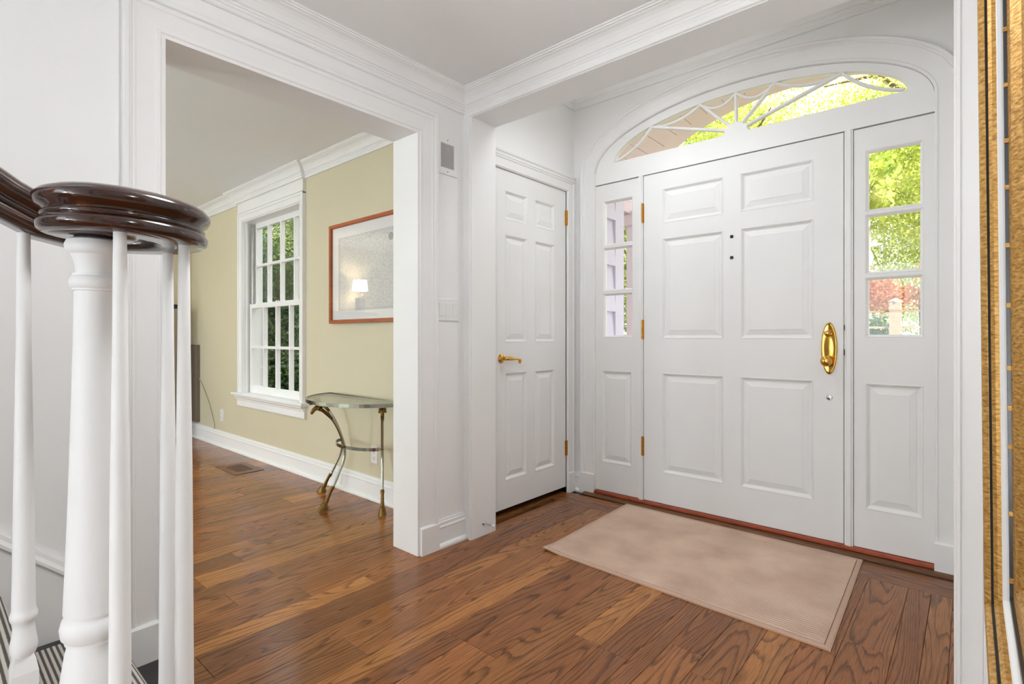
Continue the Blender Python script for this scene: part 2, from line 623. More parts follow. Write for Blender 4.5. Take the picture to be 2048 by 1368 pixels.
# ------------------------------------------------------------------ dimensions
XL = -2.015      # left wall of the hall
XLo = -2.185     # its living-room side
XR = 0.09        # right wall of the hall
YB = -3.6        # back wall of the hall
YO = 1.93        # hall side of the cased vestibule opening
YO2 = 2.09       # vestibule side
XV = -2.07       # vestibule left wall
XVR = 0.05
YD = 3.03        # front-door wall
ZH, ZV, ZLV = 2.325, 2.72, 2.365
XE = -6.30       # living-room end wall
YW = 1.99        # living-room front (window) wall
YLB = -3.0
OPY0, OPY1, OPZ = 0.543, 1.618, 2.055     # cased opening in the left wall
VOX0, VOX1, VOZ = -1.957, -0.03, 2.205    # cased opening to the vestibule

# ------------------------------------------------------------------ room shell
b = MB()
b.box(-6.6, 0.2, -3.8, 3.06, -0.12, -0.022)
floor = structure('floor', b, 'dark', 'brown stained oak plank floor running through hall and living room', 'floor')

SEAMS = [0.09, -0.052, -0.12, -0.195, -0.335, -0.44, -0.55, -0.667, -0.78, -0.845, -0.955, -1.06, -1.175, -1.323, -1.423, -1.503, -1.67, -1.76, -1.925, -2.02, -2.17, -2.315]
rw = random.Random(3)
while SEAMS[-1] > XE - 0.02:
    SEAMS.append(SEAMS[-1] - rw.choice([0.083, 0.11, 0.115, 0.145, 0.15, 0.165]))
HAND = {-1.503: [1.0, 2.2], -1.323: [1.267], -1.175: [1.267, 2.5], -1.67: [0.40, 1.55], -1.76: [0.62], -1.925: [1.32, 0.35], -0.955: [1.555],
        -0.845: [1.545], -0.667: [1.726], -0.195: [2.139], -0.12: [1.2], -2.02: [1.08]}


def plank(x0, x1, y0, y1, mat, along='Y'):
    if y1 - y0 < 0.03 or x1 - x0 < 0.02: return
    g = 0.0005
    c = 0.0011
    cx, cy = (x0 + x1) / 2, (y0 + y1) / 2
    hx, hy = (x1 - x0) / 2 - g, (y1 - y0) / 2 - g
    r = lambda dx, dy, z: [(-hx + dx, -hy + dy, z), (hx - dx, -hy + dy, z), (hx - dx, hy - dy, z), (-hx + dx, hy - dy, z)]
    m = MB()
    m.rings([r(0, 0, -0.022), r(0, 0, -0.0010), r(c, c, 0.0)], True, False, True)
    o = m.build('plank', mat)
    o.location = (cx, cy, 0)
    attach(o, floor)


for i in range(len(SEAMS) - 1):
    x1, x0 = SEAMS[i], SEAMS[i + 1]
    xc = (x0 + x1) / 2
    if xc > XLo:
        ya, yb = (-1.2, 2.765 if xc > XV else YW)
        if xc < XL: ya, yb = OPY0 - 0.02, OPY1 + 0.02
    else:
        ya, yb = -1.0, YW
        x0 = max(x0, XE)
    cuts = HAND.get(x1, None)
    if cuts is None:
        cuts = []
        y = yb - rw.uniform(0.35, 1.2)
        while y > ya + 0.2:
            cuts.append(y)
            y -= rw.uniform(0.7, 1.6)
    ys = sorted([ya] + [c for c in cuts if ya + 0.1 < c < yb - 0.1] + [yb])
    for p, q in zip(ys, ys[1:]):
        plank(x0, x1, p, q, 'oak')
# living-room strip where a seam crosses the wall line, and the border courses at the front door
plank(XV, XVR, 2.765, 2.85, 'oakx')
plank(XV, XVR, 2.85, 2.96, 'oakx')
plank(-2.09, XV, 2.12, 2.96, 'oak')
plank(-2.17, -2.09, 2.20, 2.94, 'oak')

# left wall with cased opening
b = MB()
b.box(XLo, XL, YB, OPY0, 0, 4.9)
b.box(XLo, XL, OPY1, YO + 0.02, 0, 2.6)
b.box(XLo, XL, OPY0, OPY1, OPZ, 2.6)
b.box(XLo, XL, OPY0, 0.9, 2.6, 4.9)
structure('wall_left', b, 'wall', 'white hall wall with the wide cased opening to the living room', 'wall')
# right wall, back wall
structure('wall_right', MB().box(XR, XR + 0.12, YB, YO2, 0, 2.6), 'wall', 'white wall strip behind the gilt frame', 'wall')
b = MB()
b.box(XL, -1.4, YB - 0.12, YB, 0, 4.9)
b.box(-0.1, XR, YB - 0.12, YB, 0, 2.6)
b.box(-1.4, -0.1, YB - 0.12, YB, 0, 0.7)
b.box(-1.4, -0.1, YB - 0.12, YB, 2.2, 2.6)
structure('wall_back', b, 'wall', 'white hall wall behind the camera with an added window opening', 'wall')
# hall ceiling with stairwell hole
b = MB()
b.box(-1.0, XR + 0.12, YB, YO, ZH, ZH + 0.12)
b.box(XL, -1.0, 0.1, YO, ZH, ZH + 0.12)
structure('ceiling', b, 'ceiling', 'flat white hall ceiling inside the crown moulding', 'ceiling')
b = MB()
b.box(-1.0, -0.9, YB, 0.1, ZH + 0.12, 4.9)
b.box(XL, -0.9, 0.1, 0.2, ZH + 0.12, 4.9)
structure('wall_stairwell', b, 'wall', 'white upper stairwell walls above the stairs', 'wall')
b = MB()
b.box(XLo, -0.9, YB, 0.2, 4.9, 5.0)
structure('ceiling_stairwell', b, 'ceiling', 'white ceiling high over the stairwell', 'ceiling')

# vestibule: header wall, left wall, right wall, front wall, ceiling
b = MB()
b.box(XV - 0.1, VOX0, YO, YO2, 0, ZV + 0.1)
b.box(VOX1, XR + 0.12, YO, YO2, 0, ZV + 0.1)
b.box(VOX0, VOX1, YO, YO2, VOZ, ZV + 0.1)
structure('wall_header', b, 'wall', 'white header and piers of the cased vestibule opening', 'wall')
CDY0, CDY1, CDZ = 2.208, 2.936, 2.05
b = MB()
b.box(XV - 0.10, XV, YO2, CDY0, 0, ZV)
b.box(XV - 0.10, XV, CDY1, YD + 0.12, 0, ZV)
b.box(XV - 0.10, XV, CDY0, CDY1, CDZ, ZV)
structure('wall_vestibule', b, 'wall', 'white vestibule wall around the closet door', 'wall')
b = MB()
b.box(-2.9, -2.85, 2.16, 3.12, 0, 2.4)
b.box(-2.9, XV - 0.10, 2.16, 2.19, 0, 2.4)
b.box(-2.9, XV - 0.10, 3.09, 3.12, 0, 2.4)
b.box(-2.9, XV - 0.10, 2.16, 3.12, 2.4, 2.45)
structure('wall_closet', b, 'wall', 'unlit closet walls behind the narrow closet door', 'wall')
structure('wall_vestibule_right', MB().box(XVR, XVR + 0.1, YO2, YD, 0, ZV), 'wall', 'white vestibule side wall beside the sidelight', 'wall')
structure('ceiling_vestibule', MB().box(XV - 0.1, XVR + 0.1, YO2 - 0.02, YD + 0.12, ZV, ZV + 0.1), 'ceiling', 'white raised ceiling of the entry vestibule', 'ceiling')

# front wall with arched opening
AX, AA, AB, AZ = -1.008, 0.889, 0.325, 2.155
NA = 48
b = MB()
b.box(XV - 0.1, AX - AA, YD, YD + 0.14, -0.05, ZV)
b.box(AX + AA, XVR + 0.1, YD, YD + 0.14, -0.05, ZV)
arc = [(AX - AA * math.cos(PI * i / NA), AZ + AB * math.sin(PI * i / NA)) for i in range(NA + 1)]
for (xa, za), (xb, zb) in zip(arc, arc[1:]):
    for y in (YD, YD + 0.14):
        b.quad((xa, y, za), (xb, y, zb), (xb, y, ZV), (xa, y, ZV))
    b.quad((xa, YD, za), (xa, YD + 0.14, za), (xb, YD + 0.14, zb), (xb, YD, zb))
structure('wall_front', b, 'wall', 'white entry wall around the arched front door surround', 'wall')

# living room
WX0, WX1, WZ0, WZ1 = -4.975, -3.90, 0.53, 2.10
b = MB()
b.box(XE, WX0, YW, YW + 0.16, 0, 2.5)
b.box(WX1, XLo + 0.02, YW, YW + 0.16, 0, 2.5)
b.box(WX0, WX1, YW, YW + 0.16, 0, WZ0)
b.box(WX0, WX1, YW, YW + 0.16, WZ1, 2.5)
structure('wall_window', b, 'cream', 'pale yellow-green living room wall holding the window and framed map', 'wall')
structure('wall_end', MB().box(XE - 0.12, XE, YLB, YW + 0.16, 0, 2.5), 'cream', 'cream living room wall behind the fireplace', 'wall')
b = MB()
for xa, xb in ((XE, -5.85), (-4.75, -4.05), (-2.95, XLo)):
    b.box(xa, xb, YLB - 0.12, YLB, 0, 2.5)
for xa, xb in ((-5.85, -4.75), (-4.05, -2.95)):
    b.box(xa, xb, YLB - 0.12, YLB, 0, 0.6)
    b.box(xa, xb, YLB - 0.12, YLB, 2.2, 2.5)
structure('wall_living_back', b, 'cream', 'cream living room wall opposite the window wall', 'wall')
structure('ceiling_living', MB().box(XE - 0.1, XLo + 0.01, YLB, YW + 0.1, ZLV, ZLV + 0.1), 'ceiling', 'flat white living room ceiling seen through the opening', 'ceiling')

# ------------------------------------------------------------------ mouldings
CROWN = [(0, 0.098), (0.011, 0.098), (0.014, 0.094), (0.014, 0.084), (0.018, 0.081), (0.018, 0.073), (0.023, 0.070), (0.023, 0.063), (0.030, 0.060),
         (0.034, 0.052), (0.041, 0.040), (0.051, 0.028), (0.062, 0.020), (0.074, 0.0155), (0.076, 0.0125), (0.083, 0.0125), (0.086, 0.007), (0.092, 0.006), (0.092, 0), (0, 0)]


def crown(name, path, zc, label, sc=1.0, **kw):
    b = MB()
    prof = [(a * sc, d * sc) for a, d in CROWN]
    b.sweep(path, prof, lambda u, v, d: (u, v, zc - d), **kw)
    return structure(name, b, 'trim', label, 'moulding')


crown('trim_1', [(XL, 0.1), (XL, -0.0), (XL, YO), (XR, YO), (XR, -1.2)][::-1] if False else [(XR, -1.5), (XR, YO), (XL, YO), (XL, 0.1)], ZH,
      'white stepped crown moulding around the hall ceiling')
crown('trim_2', [(XVR, YO2), (XVR, YD), (XV, YD), (XV, YO2)], ZV, 'white crown moulding around the vestibule ceiling')
cw = 0.027
crown('trim_3', [(XLo, YW), (-3.83, YW), (-3.83, YW - cw), (-5.045, YW - cw), (-5.045, YW), (XE, YW), (XE, YLB)], ZLV,
      'white living room crown moulding breaking forward over the window')

CAS = [(0, 0), (0, 0.013), (0.004, 0.017), (0.010, 0.017), (0.013, 0.013), (0.020, 0.0125), (0.070, 0.017), (0.074, 0.021), (0.081, 0.021), (0.084, 0.017), (0.088, 0.019),
       (0.092, 0.028), (0.104, 0.030), (0.108, 0.026), (0.108, 0)]

# opening in the left wall
t4 = thing('trim_4', (XL, OPY1, 0), 'white moulded casing around the living room opening', 'casing', kind='structure')
b = MB()
b.sweep([(OPY0, 0.132), (OPY0, OPZ), (OPY1, OPZ), (OPY1, 0.132)], CAS, lambda u, v, d: (XL + d, u, v))
b.build('casing', 'trim', t4)
for ya, yb in ((OPY1 - 0.001, OPY1 + 0.112), (OPY0 - 0.112, OPY0 + 0.001)):
    b = MB()
    b.sweep([(ya, 0), (yb, 0)], [(0, 0), (0, 0.0305), (0.128, 0.0305), (0.134, 0.022), (0.134, 0)], lambda u, v, d: (XL + d, u, v))
    b.build('plinth_block', 'trim', t4)
b = MB()
b.box(XLo - 0.012, XL + 0.012, OPY1 - 0.012, OPY1 + 0.006, 0, OPZ - 0.012)
b.box(XLo - 0.012, XL + 0.012, OPY0 - 0.006, OPY0 + 0.012, 0, OPZ - 0.012)
b.box(XLo - 0.012, XL + 0.012, OPY0 - 0.006, OPY1 + 0.006, OPZ - 0.012, OPZ + 0.006)
b.build('jamb_lining', 'trim', t4)
# casing on the living side
b = MB()
b.sweep([(OPY1, 0.0), (OPY1, OPZ), (OPY0, OPZ), (OPY0, 0.0)], [(-a, d) for a, d in CAS], lambda u, v, d: (XLo - d, u, v))
b.build('casing', 'trim', t4)

# vestibule opening casing (hall side) and jamb lining
t5 = thing('trim_5', (VOX0, YO, 0), 'white beaded casing and deep jamb of the vestibule opening', 'casing', kind='structure')
VC = [(0, 0), (0, 0.016), (0.003, 0.0205), (0.009, 0.0205), (0.012, 0.016), (0.0125, 0.012), (0.0575, 0.012), (0.0575, 0)]
b = MB()
b.sweep([(VOX0, 0), (VOX0, VOZ), (VOX1, VOZ), (VOX1, 0)], VC, lambda u, v, d: (u, YO - d, v))
b.build('casing', 'trim', t5)
b = MB()
b.box(VOX1 + 0.057, XR - 0.001, YO - 0.012, YO, 0, VOZ + 0.06)
b.build('casing_return', 'trim', t5)
b = MB()
b.box(VOX0 - 0.01, VOX0 + 0.004, YO - 0.012, YO2 + 0.012, 0, VOZ - 0.004)
b.box(VOX1 - 0.004, VOX1 + 0.01, YO - 0.012, YO2 + 0.012, 0, VOZ - 0.004)
b.box(VOX0 - 0.01, VOX1 + 0.01, YO - 0.012, YO2 + 0.012, VOZ - 0.004, VOZ + 0.01)
b.build('jamb_lining', 'trim', t5)
b = MB()
b.sweep([(VOX1, 0), (VOX1, VOZ), (VOX0, VOZ), (VOX0, 0)], [(-a, d) for a, d in VC], lambda u, v, d: (u, YO2 + d, v))
b.build('casing', 'trim', t5)

# baseboards
BASE = [(0, 0), (0.033, 0), (0.033, 0.010), (0.028, 0.018), (0.020, 0.022), (0.0165, 0.022), (0.0165, 0.095), (0.020, 0.099), (0.020, 0.104), (0.014, 0.110), (0.014, 0.124),
        (0.009, 0.129), (0.009, 0.136), (0, 0.136)]


def base(name, path, label, k=1.0):
    b = MB()
    b.sweep(path, [(a, z * k) for a, z in BASE], lambda u, v, d: (u, v, d))
    return structure(name, b, 'trim', label, 'baseboard')


base('baseboard_left', [(XL, YO - 0.012), (XL, OPY1 + 0.112)], 'short white baseboard with quarter-round under the light switch')
base('baseboard_window', [(XLo, YW), (XE, YW)], 'long white baseboard under the living room window', 1.08)
base('baseboard_end', [(XE, YW), (XE, 1.72)], 'short white baseboard beside the fireplace')
base('baseboard_front', [(-2.004, YD), (XV, YD), (XV, YD - 0.02)], 'tiny white baseboard piece in the vestibule corner beside the closet casing')
base('baseboard_right', [(XR, -1.5), (XR, YO - 0.012)], 'white baseboard under the gilt mirror')

# ------------------------------------------------------------------ panelled doors
def slab(fm, W_, H_, T, holes, name, mat, parent):
    """stiles and rails with through holes; fm(u,v,w) w>0 toward the viewer"""
    us = sorted({0, W_} | {h[0] for h in holes} | {h[2] for h in holes})
    vs_ = sorted({0, H_} | {h[1] for h in holes} | {h[3] for h in holes})
    b = MB()
    inside = lambda u, v: any(h[0] < u < h[2] and h[1] < v < h[3] for h in holes)
    for u0, u1 in zip(us, us[1:]):
        for v0, v1 in zip(vs_, vs_[1:]):
            if inside((u0 + u1) / 2, (v0 + v1) / 2): continue
            b.quad(fm(u0, v0, 0), fm(u1, v0, 0), fm(u1, v1, 0), fm(u0, v1, 0))
            b.quad(fm(u0, v0, -T), fm(u0, v1, -T), fm(u1, v1, -T), fm(u1, v0, -T))
    for (u0, v0, u1, v1) in [(0, 0, W_, H_)] + list(holes):
        c = [(u0, v0), (u1, v0), (u1, v1), (u0, v1)]
        for (a, b_), (c_, d) in zip(c, c[1:] + c[:1]):
            b.quad(fm(a, b_, 0), fm(c_, d, 0), fm(c_, d, -T), fm(a, b_, -T))
    return b.build(name, mat, parent)


def nested(fm, hole, steps, name, mat, parent, cap=True):
    u0, v0, u1, v1 = hole
    b = MB()
    rings = [[fm(u0 + i, v0 + i, w), fm(u1 - i, v0 + i, w), fm(u1 - i, v1 - i, w), fm(u0 + i, v1 - i, w)] for i, w in steps]
    b.rings(rings, True, False, cap)
    return b.build(name, mat, parent)


RAISED = [(-0.0005, -0.030), (0.0, -0.0005), (0.004, 0.0015), (0.008, -0.0005), (0.016, -0.011), (0.019, -0.0135), (0.024, -0.0135), (0.028, -0.011), (0.050, -0.0045), (0.052, -0.003)]
LITE = [(-0.0005, -0.03), (0.0, -0.0005), (0.003, 0.001), (0.006, -0.001), (0.014, -0.013), (0.014, -0.030)]


def panel_unit(parent, fm, W_, H_, T, panels, lites, frame_name, mat):
    slab(fm, W_, H_, T, panels + lites, frame_name, mat, parent)
    for h in panels:
        nested(fm, h, RAISED, 'panel', mat, parent)
    for h in lites:
        nested(fm, h, LITE, 'glazing_bead', mat, parent, False)
        i = 0.010
        b = MB()
        r = lambda w: [fm(h[0] + i, h[1] + i, w), fm(h[2] - i, h[1] + i, w), fm(h[2] - i, h[3] - i, w), fm(h[0] + i, h[3] - i, w)]
        b.rings([r(-0.024), r(-0.020)])
        b.build('pane', 'glass', parent)


# front door
ZD0, ZD1 = 0.037, 2.066
d1 = thing('door_1', (-1.008, YD, ZD0), 'wide white six-panel front door with brass oval lock plate', 'door', kind='structure')
DX0, DX1 = -1.5445, -0.4705
fmD = lambda u, v, w: (DX0 + u, YD - w, ZD0 + v)
pan = []
for (xa, xb) in ((-1.423, -1.052), (-0.962, -0.601)):
    for (za, zb) in ((1.752, 1.967), (1.046, 1.662), (0.224, 0.838)):
        pan.append((xa - DX0, za - ZD0, xb - DX0, zb - ZD0))
panel_unit(d1, fmD, DX1 - DX0, ZD1 - ZD0, 0.045, pan, [], 'stile_and_rail_frame', 'door')


def hinge(parent, fm, vc, h=0.118):
    b = MB()
    c0 = fm(0, vc - h / 2, 0.004); c1 = fm(0, vc + h / 2, 0.004)
    ax = 'Z'
    prof = []
    for k in range(5):
        a = -h / 2 + k * h / 5 + 0.0008
        e = -h / 2 + (k + 1) * h / 5 - 0.0008
        prof += [(0.0045, a), (0.0062, a + 0.0006), (0.0062, e - 0.0006), (0.0045, e)]
    p = fm(0, vc, 0.005)
    b.lathe(p, prof, 12)
    b.lathe((p[0], p[1], p[2] + h / 2), [(0.0045, 0), (0.0055, 0.001), (0.004, 0.004), (0.0, 0.005)], 12)
    k = b.build('hinge', 'hinge', parent, True, 30)
    for s in (-1, 1):
        b = MB()
        r = lambda w: [fm(s * 0.003, vc - h / 2, w), fm(s * 0.0115, vc - h / 2, w), fm(s * 0.0115, vc + h / 2, w), fm(s * 0.003, vc + h / 2, w)]
        b.rings([r(-0.004), r(0.0022)])
        b.build('hinge_leaf', 'hinge', k)
    return k


for zc in (1.835, 1.104, 0.370):
    hinge(d1, lambda u, v, w: (-1.5535 + u, YD - w - 0.001, v), zc)
# lock plate
LX, LZ = -0.532, 1.0
b = MB()
rings = []
for s, w in ((1.0, 0.0), (1.0, 0.003), (0.93, 0.0062), (0.84, 0.0075), (0.78, 0.0068), (0.4, 0.0085), (0.02, 0.009)):
    rings.append([(LX + 0.0355 * s * math.cos(2 * PI * j / 48), YD - w, LZ + 0.131 * (1 - (1 - s) * 0.45 if s > 0.7 else s) * math.sin(2 * PI * j / 48)) for j in range(48)])
b.rings(rings)
lp = b.build('lock_plate', 'brass', d1, True)
b = MB()
b.lathe((LX - 0.004, YD - 0.008, 0.937), [(0.014, 0), (0.014, -0.004), (0.009, -0.008), (0.008, -0.022), (0.015, -0.028), (0.0235, -0.036), (0.0265, -0.046), (0.024, -0.056), (0.015, -0.062), (0.001, -0.064)], 24, 'Y')
b.build('knob', 'brass', lp, True)
b = MB()
b.lathe((LX - 0.003, YD - 0.008, 1.075), [(0.0145, 0), (0.0145, -0.004), (0.007, -0.007), (0.0065, -0.014), (0.013, -0.018), (0.015, -0.024), (0.010, -0.029), (0.001, -0.03)], 20, 'Y')
b.build('thumb_turn', 'brass', lp, True)
for z in (1.121, 0.879):
    b = MB()
    b.lathe((LX, YD - 0.0065, z), [(0.0052, 0), (0.0052, -0.002), (0.003, -0.0034), (0.0005, -0.0034)], 12, 'Y')
    b.build('screw', 'oldbrass', lp, True)
b = MB()
b.lathe((LX, YD, 0.754), [(0.0135, 0), (0.0135, -0.003), (0.010, -0.005), (0.0085, -0.0045), (0.006, -0.0065), (0.0005, -0.007)], 20, 'Y')
b.build('chain_stud', 'chrome', d1, True)
for z in (1.62, 1.502):
    b = MB()
    b.lathe((-1.007, YD, z), [(0.0095, 0), (0.0095, -0.003), (0.0065, -0.005), (0.0055, -0.003), (0.0005, -0.003)], 18, 'Y')
    b.build('peephole', 'darkmetal', d1, True)
# door frame: mullions, head, jambs, threshold
fr = thing('trim_6', (-1.008, YD, 0), 'white arched casing, mullions and transom bar of the front door surround', 'casing', kind='structure')
b = MB()
b.sweep([(AX - AA, 0.14)] + [(AX - AA * math.cos(PI * i / 40), AZ + AB * math.sin(PI * i / 40)) for i in range(41)] + [(AX + AA, 0.14)], CAS, lambda u, v, d: (u, YD - d, v))
b.build('arched_casing', 'trim', fr, True, 22)
for xa, xb in ((AX - AA - 0.112, AX - AA + 0.001), (AX + AA - 0.001, AX + AA + 0.112)):
    b = MB()
    b.sweep([(xa, 0), (xb, 0)], [(0, 0), (0, 0.031), (0.136, 0.031), (0.142, 0.022), (0.142, 0)], lambda u, v, d: (u, YD - d, v))
    b.build('plinth_block', 'trim', fr)
for xa, xb in ((-1.5795, -1.5485), (-0.4665, -0.4305)):
    b = MB()
    xm = (xa + xb) / 2
    b.box(xa, xb, YD - 0.004, YD + 0.06, 0.034, 2.07)
    b.rings([[(xa + 0.006, YD - 0.004, z), (xa + 0.009, YD - 0.010, z), (xb - 0.009, YD - 0.010, z), (xb - 0.006, YD - 0.004, z)] for z in (0.034, 2.07)])
    b.build('mullion', 'trim', fr)
b = MB()
b.box(AX - AA, AX + AA, YD - 0.002, YD + 0.10, 2.0705, 2.153)
b.box(AX - AA, AX + AA, YD - 0.009, YD, 2.0705, 2.079)
b.build('transom_bar', 'trim', fr)
b = MB()
for xa, xb in ((AX - AA - 0.002, -1.8995), (-0.1165, AX + AA + 0.002)):
    b.box(xa, xb, YD + 0.002, YD + 0.12, 0, 2.1)
b.build('side_jamb', 'trim', fr)
for z in (1.104, 0.985):
    b = MB()
    b.box(-0.4685, -0.4645, YD - 0.0105, YD + 0.01, z - 0.012 - (0.006 if z < 1 else 0), z + 0.012)
    b.build('strike_plate', 'darkmetal', fr)
# threshold
th = thing('trim_7', (-1.008, YD - 0.04, 0), 'red and brown wooden threshold with dark metal weather strip', 'threshold', kind='structure')
b = MB()
b.sweep([(AX - AA + 0.002, 0), (AX + AA - 0.002, 0)], [(0.016, 0.018), (0.016, -0.12), (0.034, -0.12), (0.034, 0.018), (0.031, 0.023), (0.020, 0.024)], lambda u, v, d: (u, YD - d, v))
b.build('sill_nosing', 'redwood', th)
b = MB()
b.sweep([(-1.965, 0), (-0.05, 0)], [(0, -0.005), (0.0158, -0.005), (0.0158, 0.030), (0.012, 0.056), (0.004, 0.066), (0, 0.066)], lambda u, v, d: (u, YD - d, v))
b.build('saddle', 'saddle', th)
b = MB()
b.box(-1.965, -0.06, YD - 0.073, YD - 0.066, 0.0, 0.005)
b.build('weather_strip', 'darkmetal', th)


# sidelights
def sidelight(name, x0, x1, gx0, gx1, px0, px1, label):
    t = thing(name, ((x0 + x1) / 2, YD, ZD0), label, 'sidelight', kind='structure')
    fm = lambda u, v, w: (x0 + u, YD - w + 0.002, ZD0 + v)
    e = 0.014
    lit = [(gx0 - e - x0, za - e - ZD0, gx1 + e - x0, zb + e - ZD0) for za, zb in ((1.672, 1.945), (1.372, 1.636), (1.068, 1.332))]
    panel_unit(t, fm, x1 - x0, 2.066 - ZD0, 0.045, [(px0 - x0, 0.226 - ZD0, px1 - x0, 0.836 - ZD0)], lit, 'stile_and_rail_frame', 'door')
    return t


sidelight('window_2', -1.8965, -1.5820, -1.829, -1.634, -1.854, -1.626, 'narrow white sidelight beside the closet, showing pale siding through three panes')
sidelight('window_3', -0.4280, -0.1195, -0.369, -0.172, -0.383, -0.159, 'white sidelight beside the lock plate, showing bright trees through three panes')

# fanlight
fan = thing('window_4', (AX, YD, AZ), 'white elliptical fanlight with radiating bars and swags over the front door', 'fanlight', kind='structure')
GX, GA, GB, GZ = -0.990, 0.772, 0.228, 2.200
NF = 56
yf, yb_ = YD + 0.006, YD + 0.045
inn = [(GX - GA * math.cos(PI * i / NF), GZ + GB * math.sin(PI * i / NF)) for i in range(NF + 1)]
out = [(AX - (AA - 0.002) * math.cos(PI * i / NF), AZ + (AB - 0.002) * math.sin(PI * i / NF)) for i in range(NF + 1)]
b = MB()
for k in range(NF):
    for y in (yf, yb_):
        b.quad((inn[k][0], y, inn[k][1]), (inn[k + 1][0], y, inn[k + 1][1]), (out[k + 1][0], y, out[k + 1][1]), (out[k][0], y, out[k][1]))
    for L_ in (inn, out):
        b.quad((L_[k][0], yf, L_[k][1]), (L_[k + 1][0], yf, L_[k + 1][1]), (L_[k + 1][0], yb_, L_[k + 1][1]), (L_[k][0], yb_, L_[k][1]))
for y in (yf, yb_):
    b.quad((inn[0][0], y, inn[0][1]), (inn[-1][0], y, inn[-1][1]), (out[-1][0], y, out[-1][1]), (out[0][0], y, out[0][1]))
b.quad((inn[0][0], yf, GZ), (inn[-1][0], yf, GZ), (inn[-1][0], yb_, GZ), (inn[0][0], yb_, GZ))
b.build('sash', 'trim', fan)
b = MB()
b.f.append(tuple(range(NF + 1)))
b.v += [(x, YD + 0.027, z) for x, z in inn]
b.build('pane', 'glass', fan)
b = MB()
hub = [(GX + 0.066 * math.cos(PI * i / 24) * (1 + 0.05 * math.cos(12 * PI * i / 24)), GZ - 0.002 + 0.062 * math.sin(PI * i / 24) * (1 + 0.05 * math.cos(12 * PI * i / 24))) for i in range(25)]
b.rings([[(x, yf - 0.001, z) for x, z in hub], [(x, yf + 0.034, z) for x, z in hub]])
b.build('hub', 'trim', fan)


def bar2d(pts, name, w=0.0085, parent=fan, k=0.0):
    b = MB()
    prof = [(-w, 0.030 - k), (-w, 0.014 + k), (-w * 0.5, 0.008 + k), (w * 0.5, 0.008 + k), (w, 0.014 + k), (w, 0.030 - k)]
    b.sweep(pts, prof, lambda u, v, d: (u, yf - 0.006 + d, v))
    return b.build(name, 'trim', parent)


tips = []
for x in (-1.503, -1.192, -0.990, -0.788, -0.480):
    tips.append((x, GZ + GB * math.sqrt(1 - ((x - GX) / GA) ** 2)))
for x, z in tips:
    bar2d([(GX + (x - GX) * 0.08, GZ + (z - GZ) * 0.15), (x, z)], 'spoke')
ends = [(GX - GA + 0.012, GZ + 0.012)] + tips + [(GX + GA - 0.012, GZ + 0.012)]
for (xa, za), (xb, zb) in zip(ends, ends[1:]):
    pts = []
    dx, dz = xb - xa, zb - za
    L_ = math.hypot(dx, dz)
    nx, nz = dz / L_, -dx / L_
    if (GX - (xa + xb) / 2) * nx + (GZ - 0.3 - (za + zb) / 2) * nz < 0: nx, nz = -nx, -nz
    sag = 0.050 if L_ < 0.26 else 0.040
    if L_ > 0.31: sag = 0.034
    if (xa, za) == ends[0] or (xb, zb) == ends[-1]: sag = 0.026
    for i in range(13):
        s = i / 12
        q = sag * 4 * s * (1 - s)
        pts.append((xa + dx * s + nx * q, za + dz * s + nz * q))
    bar2d(pts, 'swag', 0.0075, k=0.0017)

# ------------------------------------------------------------------ closet door
XC = XV - 0.004
d2 = thing('door_2', (XC, (CDY0 + CDY1) / 2, 0.036), 'narrow white six-panel closet door with brass lever', 'door', kind='structure')
fmC = lambda u, v, w: (XC + w, CDY0 + 0.003 + u, 0.040 + v)
pan = []
for ya, yb in ((2.313, 2.524), (2.598, 2.808)):
    for za, zb in ((1.752, 1.930), (1.023, 1.668), (0.203, 0.846)):
        pan.append((ya - CDY0 - 0.003, za - 0.040, yb - CDY0 - 0.003, zb - 0.040))
panel_unit(d2, fmC, CDY1 - CDY0 - 0.006, 2.044 - 0.040, 0.035, pan, [], 'stile_and_rail_frame', 'door')
for zc in (1.864, 0.302):
    k = hinge(d2, lambda u, v, w: (XC + w + 0.004, CDY1 - 0.001 + u, v), zc, 0.10)
b = MB()
b.lathe((XC, 2.279, 0.931), [(0.027, 0), (0.027, 0.004), (0.022, 0.008), (0.013, 0.010), (0.010, 0.014), (0.010, 0.034), (0.013, 0.038), (0.012, 0.046), (0.001, 0.048)], 24, 'X')
lv = b.build('lever_rose', 'brass', d2, True, 50)
b = MB()
b.tube([(XC + 0.041, 2.272, 0.931), (XC + 0.041, 2.295, 0.931), (XC + 0.042, 2.312, 0.930), (XC + 0.044, 2.335, 0.928), (XC + 0.046, 2.36, 0.926), (XC + 0.046, 2.385, 0.926), (XC + 0.046, 2.400, 0.921), (XC + 0.046, 2.404, 0.912), (XC + 0.046, 2.396, 0.907), (XC + 0.046, 2.389, 0.912)],
       [0.009, 0.011, 0.0125, 0.010, 0.006, 0.0058, 0.008, 0.009, 0.009, 0.008], 14)
b.build('lever', 'brass', lv, True)
b = MB()
b.box(XC - 0.003, XC + 0.0006, CDY0 + 0.0035, CDY0 + 0.0065, 0.905, 0.955)
b.build('latch', 'darkmetal', d2)
t8 = thing('trim_8', (XV, CDY1, 0), 'white moulded casing around the closet door', 'casing', kind='structure')
CC = [(0, 0), (0, 0.011), (0.004, 0.014), (0.009, 0.014), (0.012, 0.011), (0.05, 0.014), (0.055, 0.020), (0.062, 0.022), (0.068, 0.018), (0.068, 0)]
b = MB()
b.sweep([(CDY0 - 0.002, 0.135), (CDY0 - 0.002, CDZ), (CDY1 + 0.004, CDZ), (CDY1 + 0.004, 0.135)], CC, lambda u, v, d: (XV + d, u, v))
b.build('casing', 'trim', t8)
b = MB()
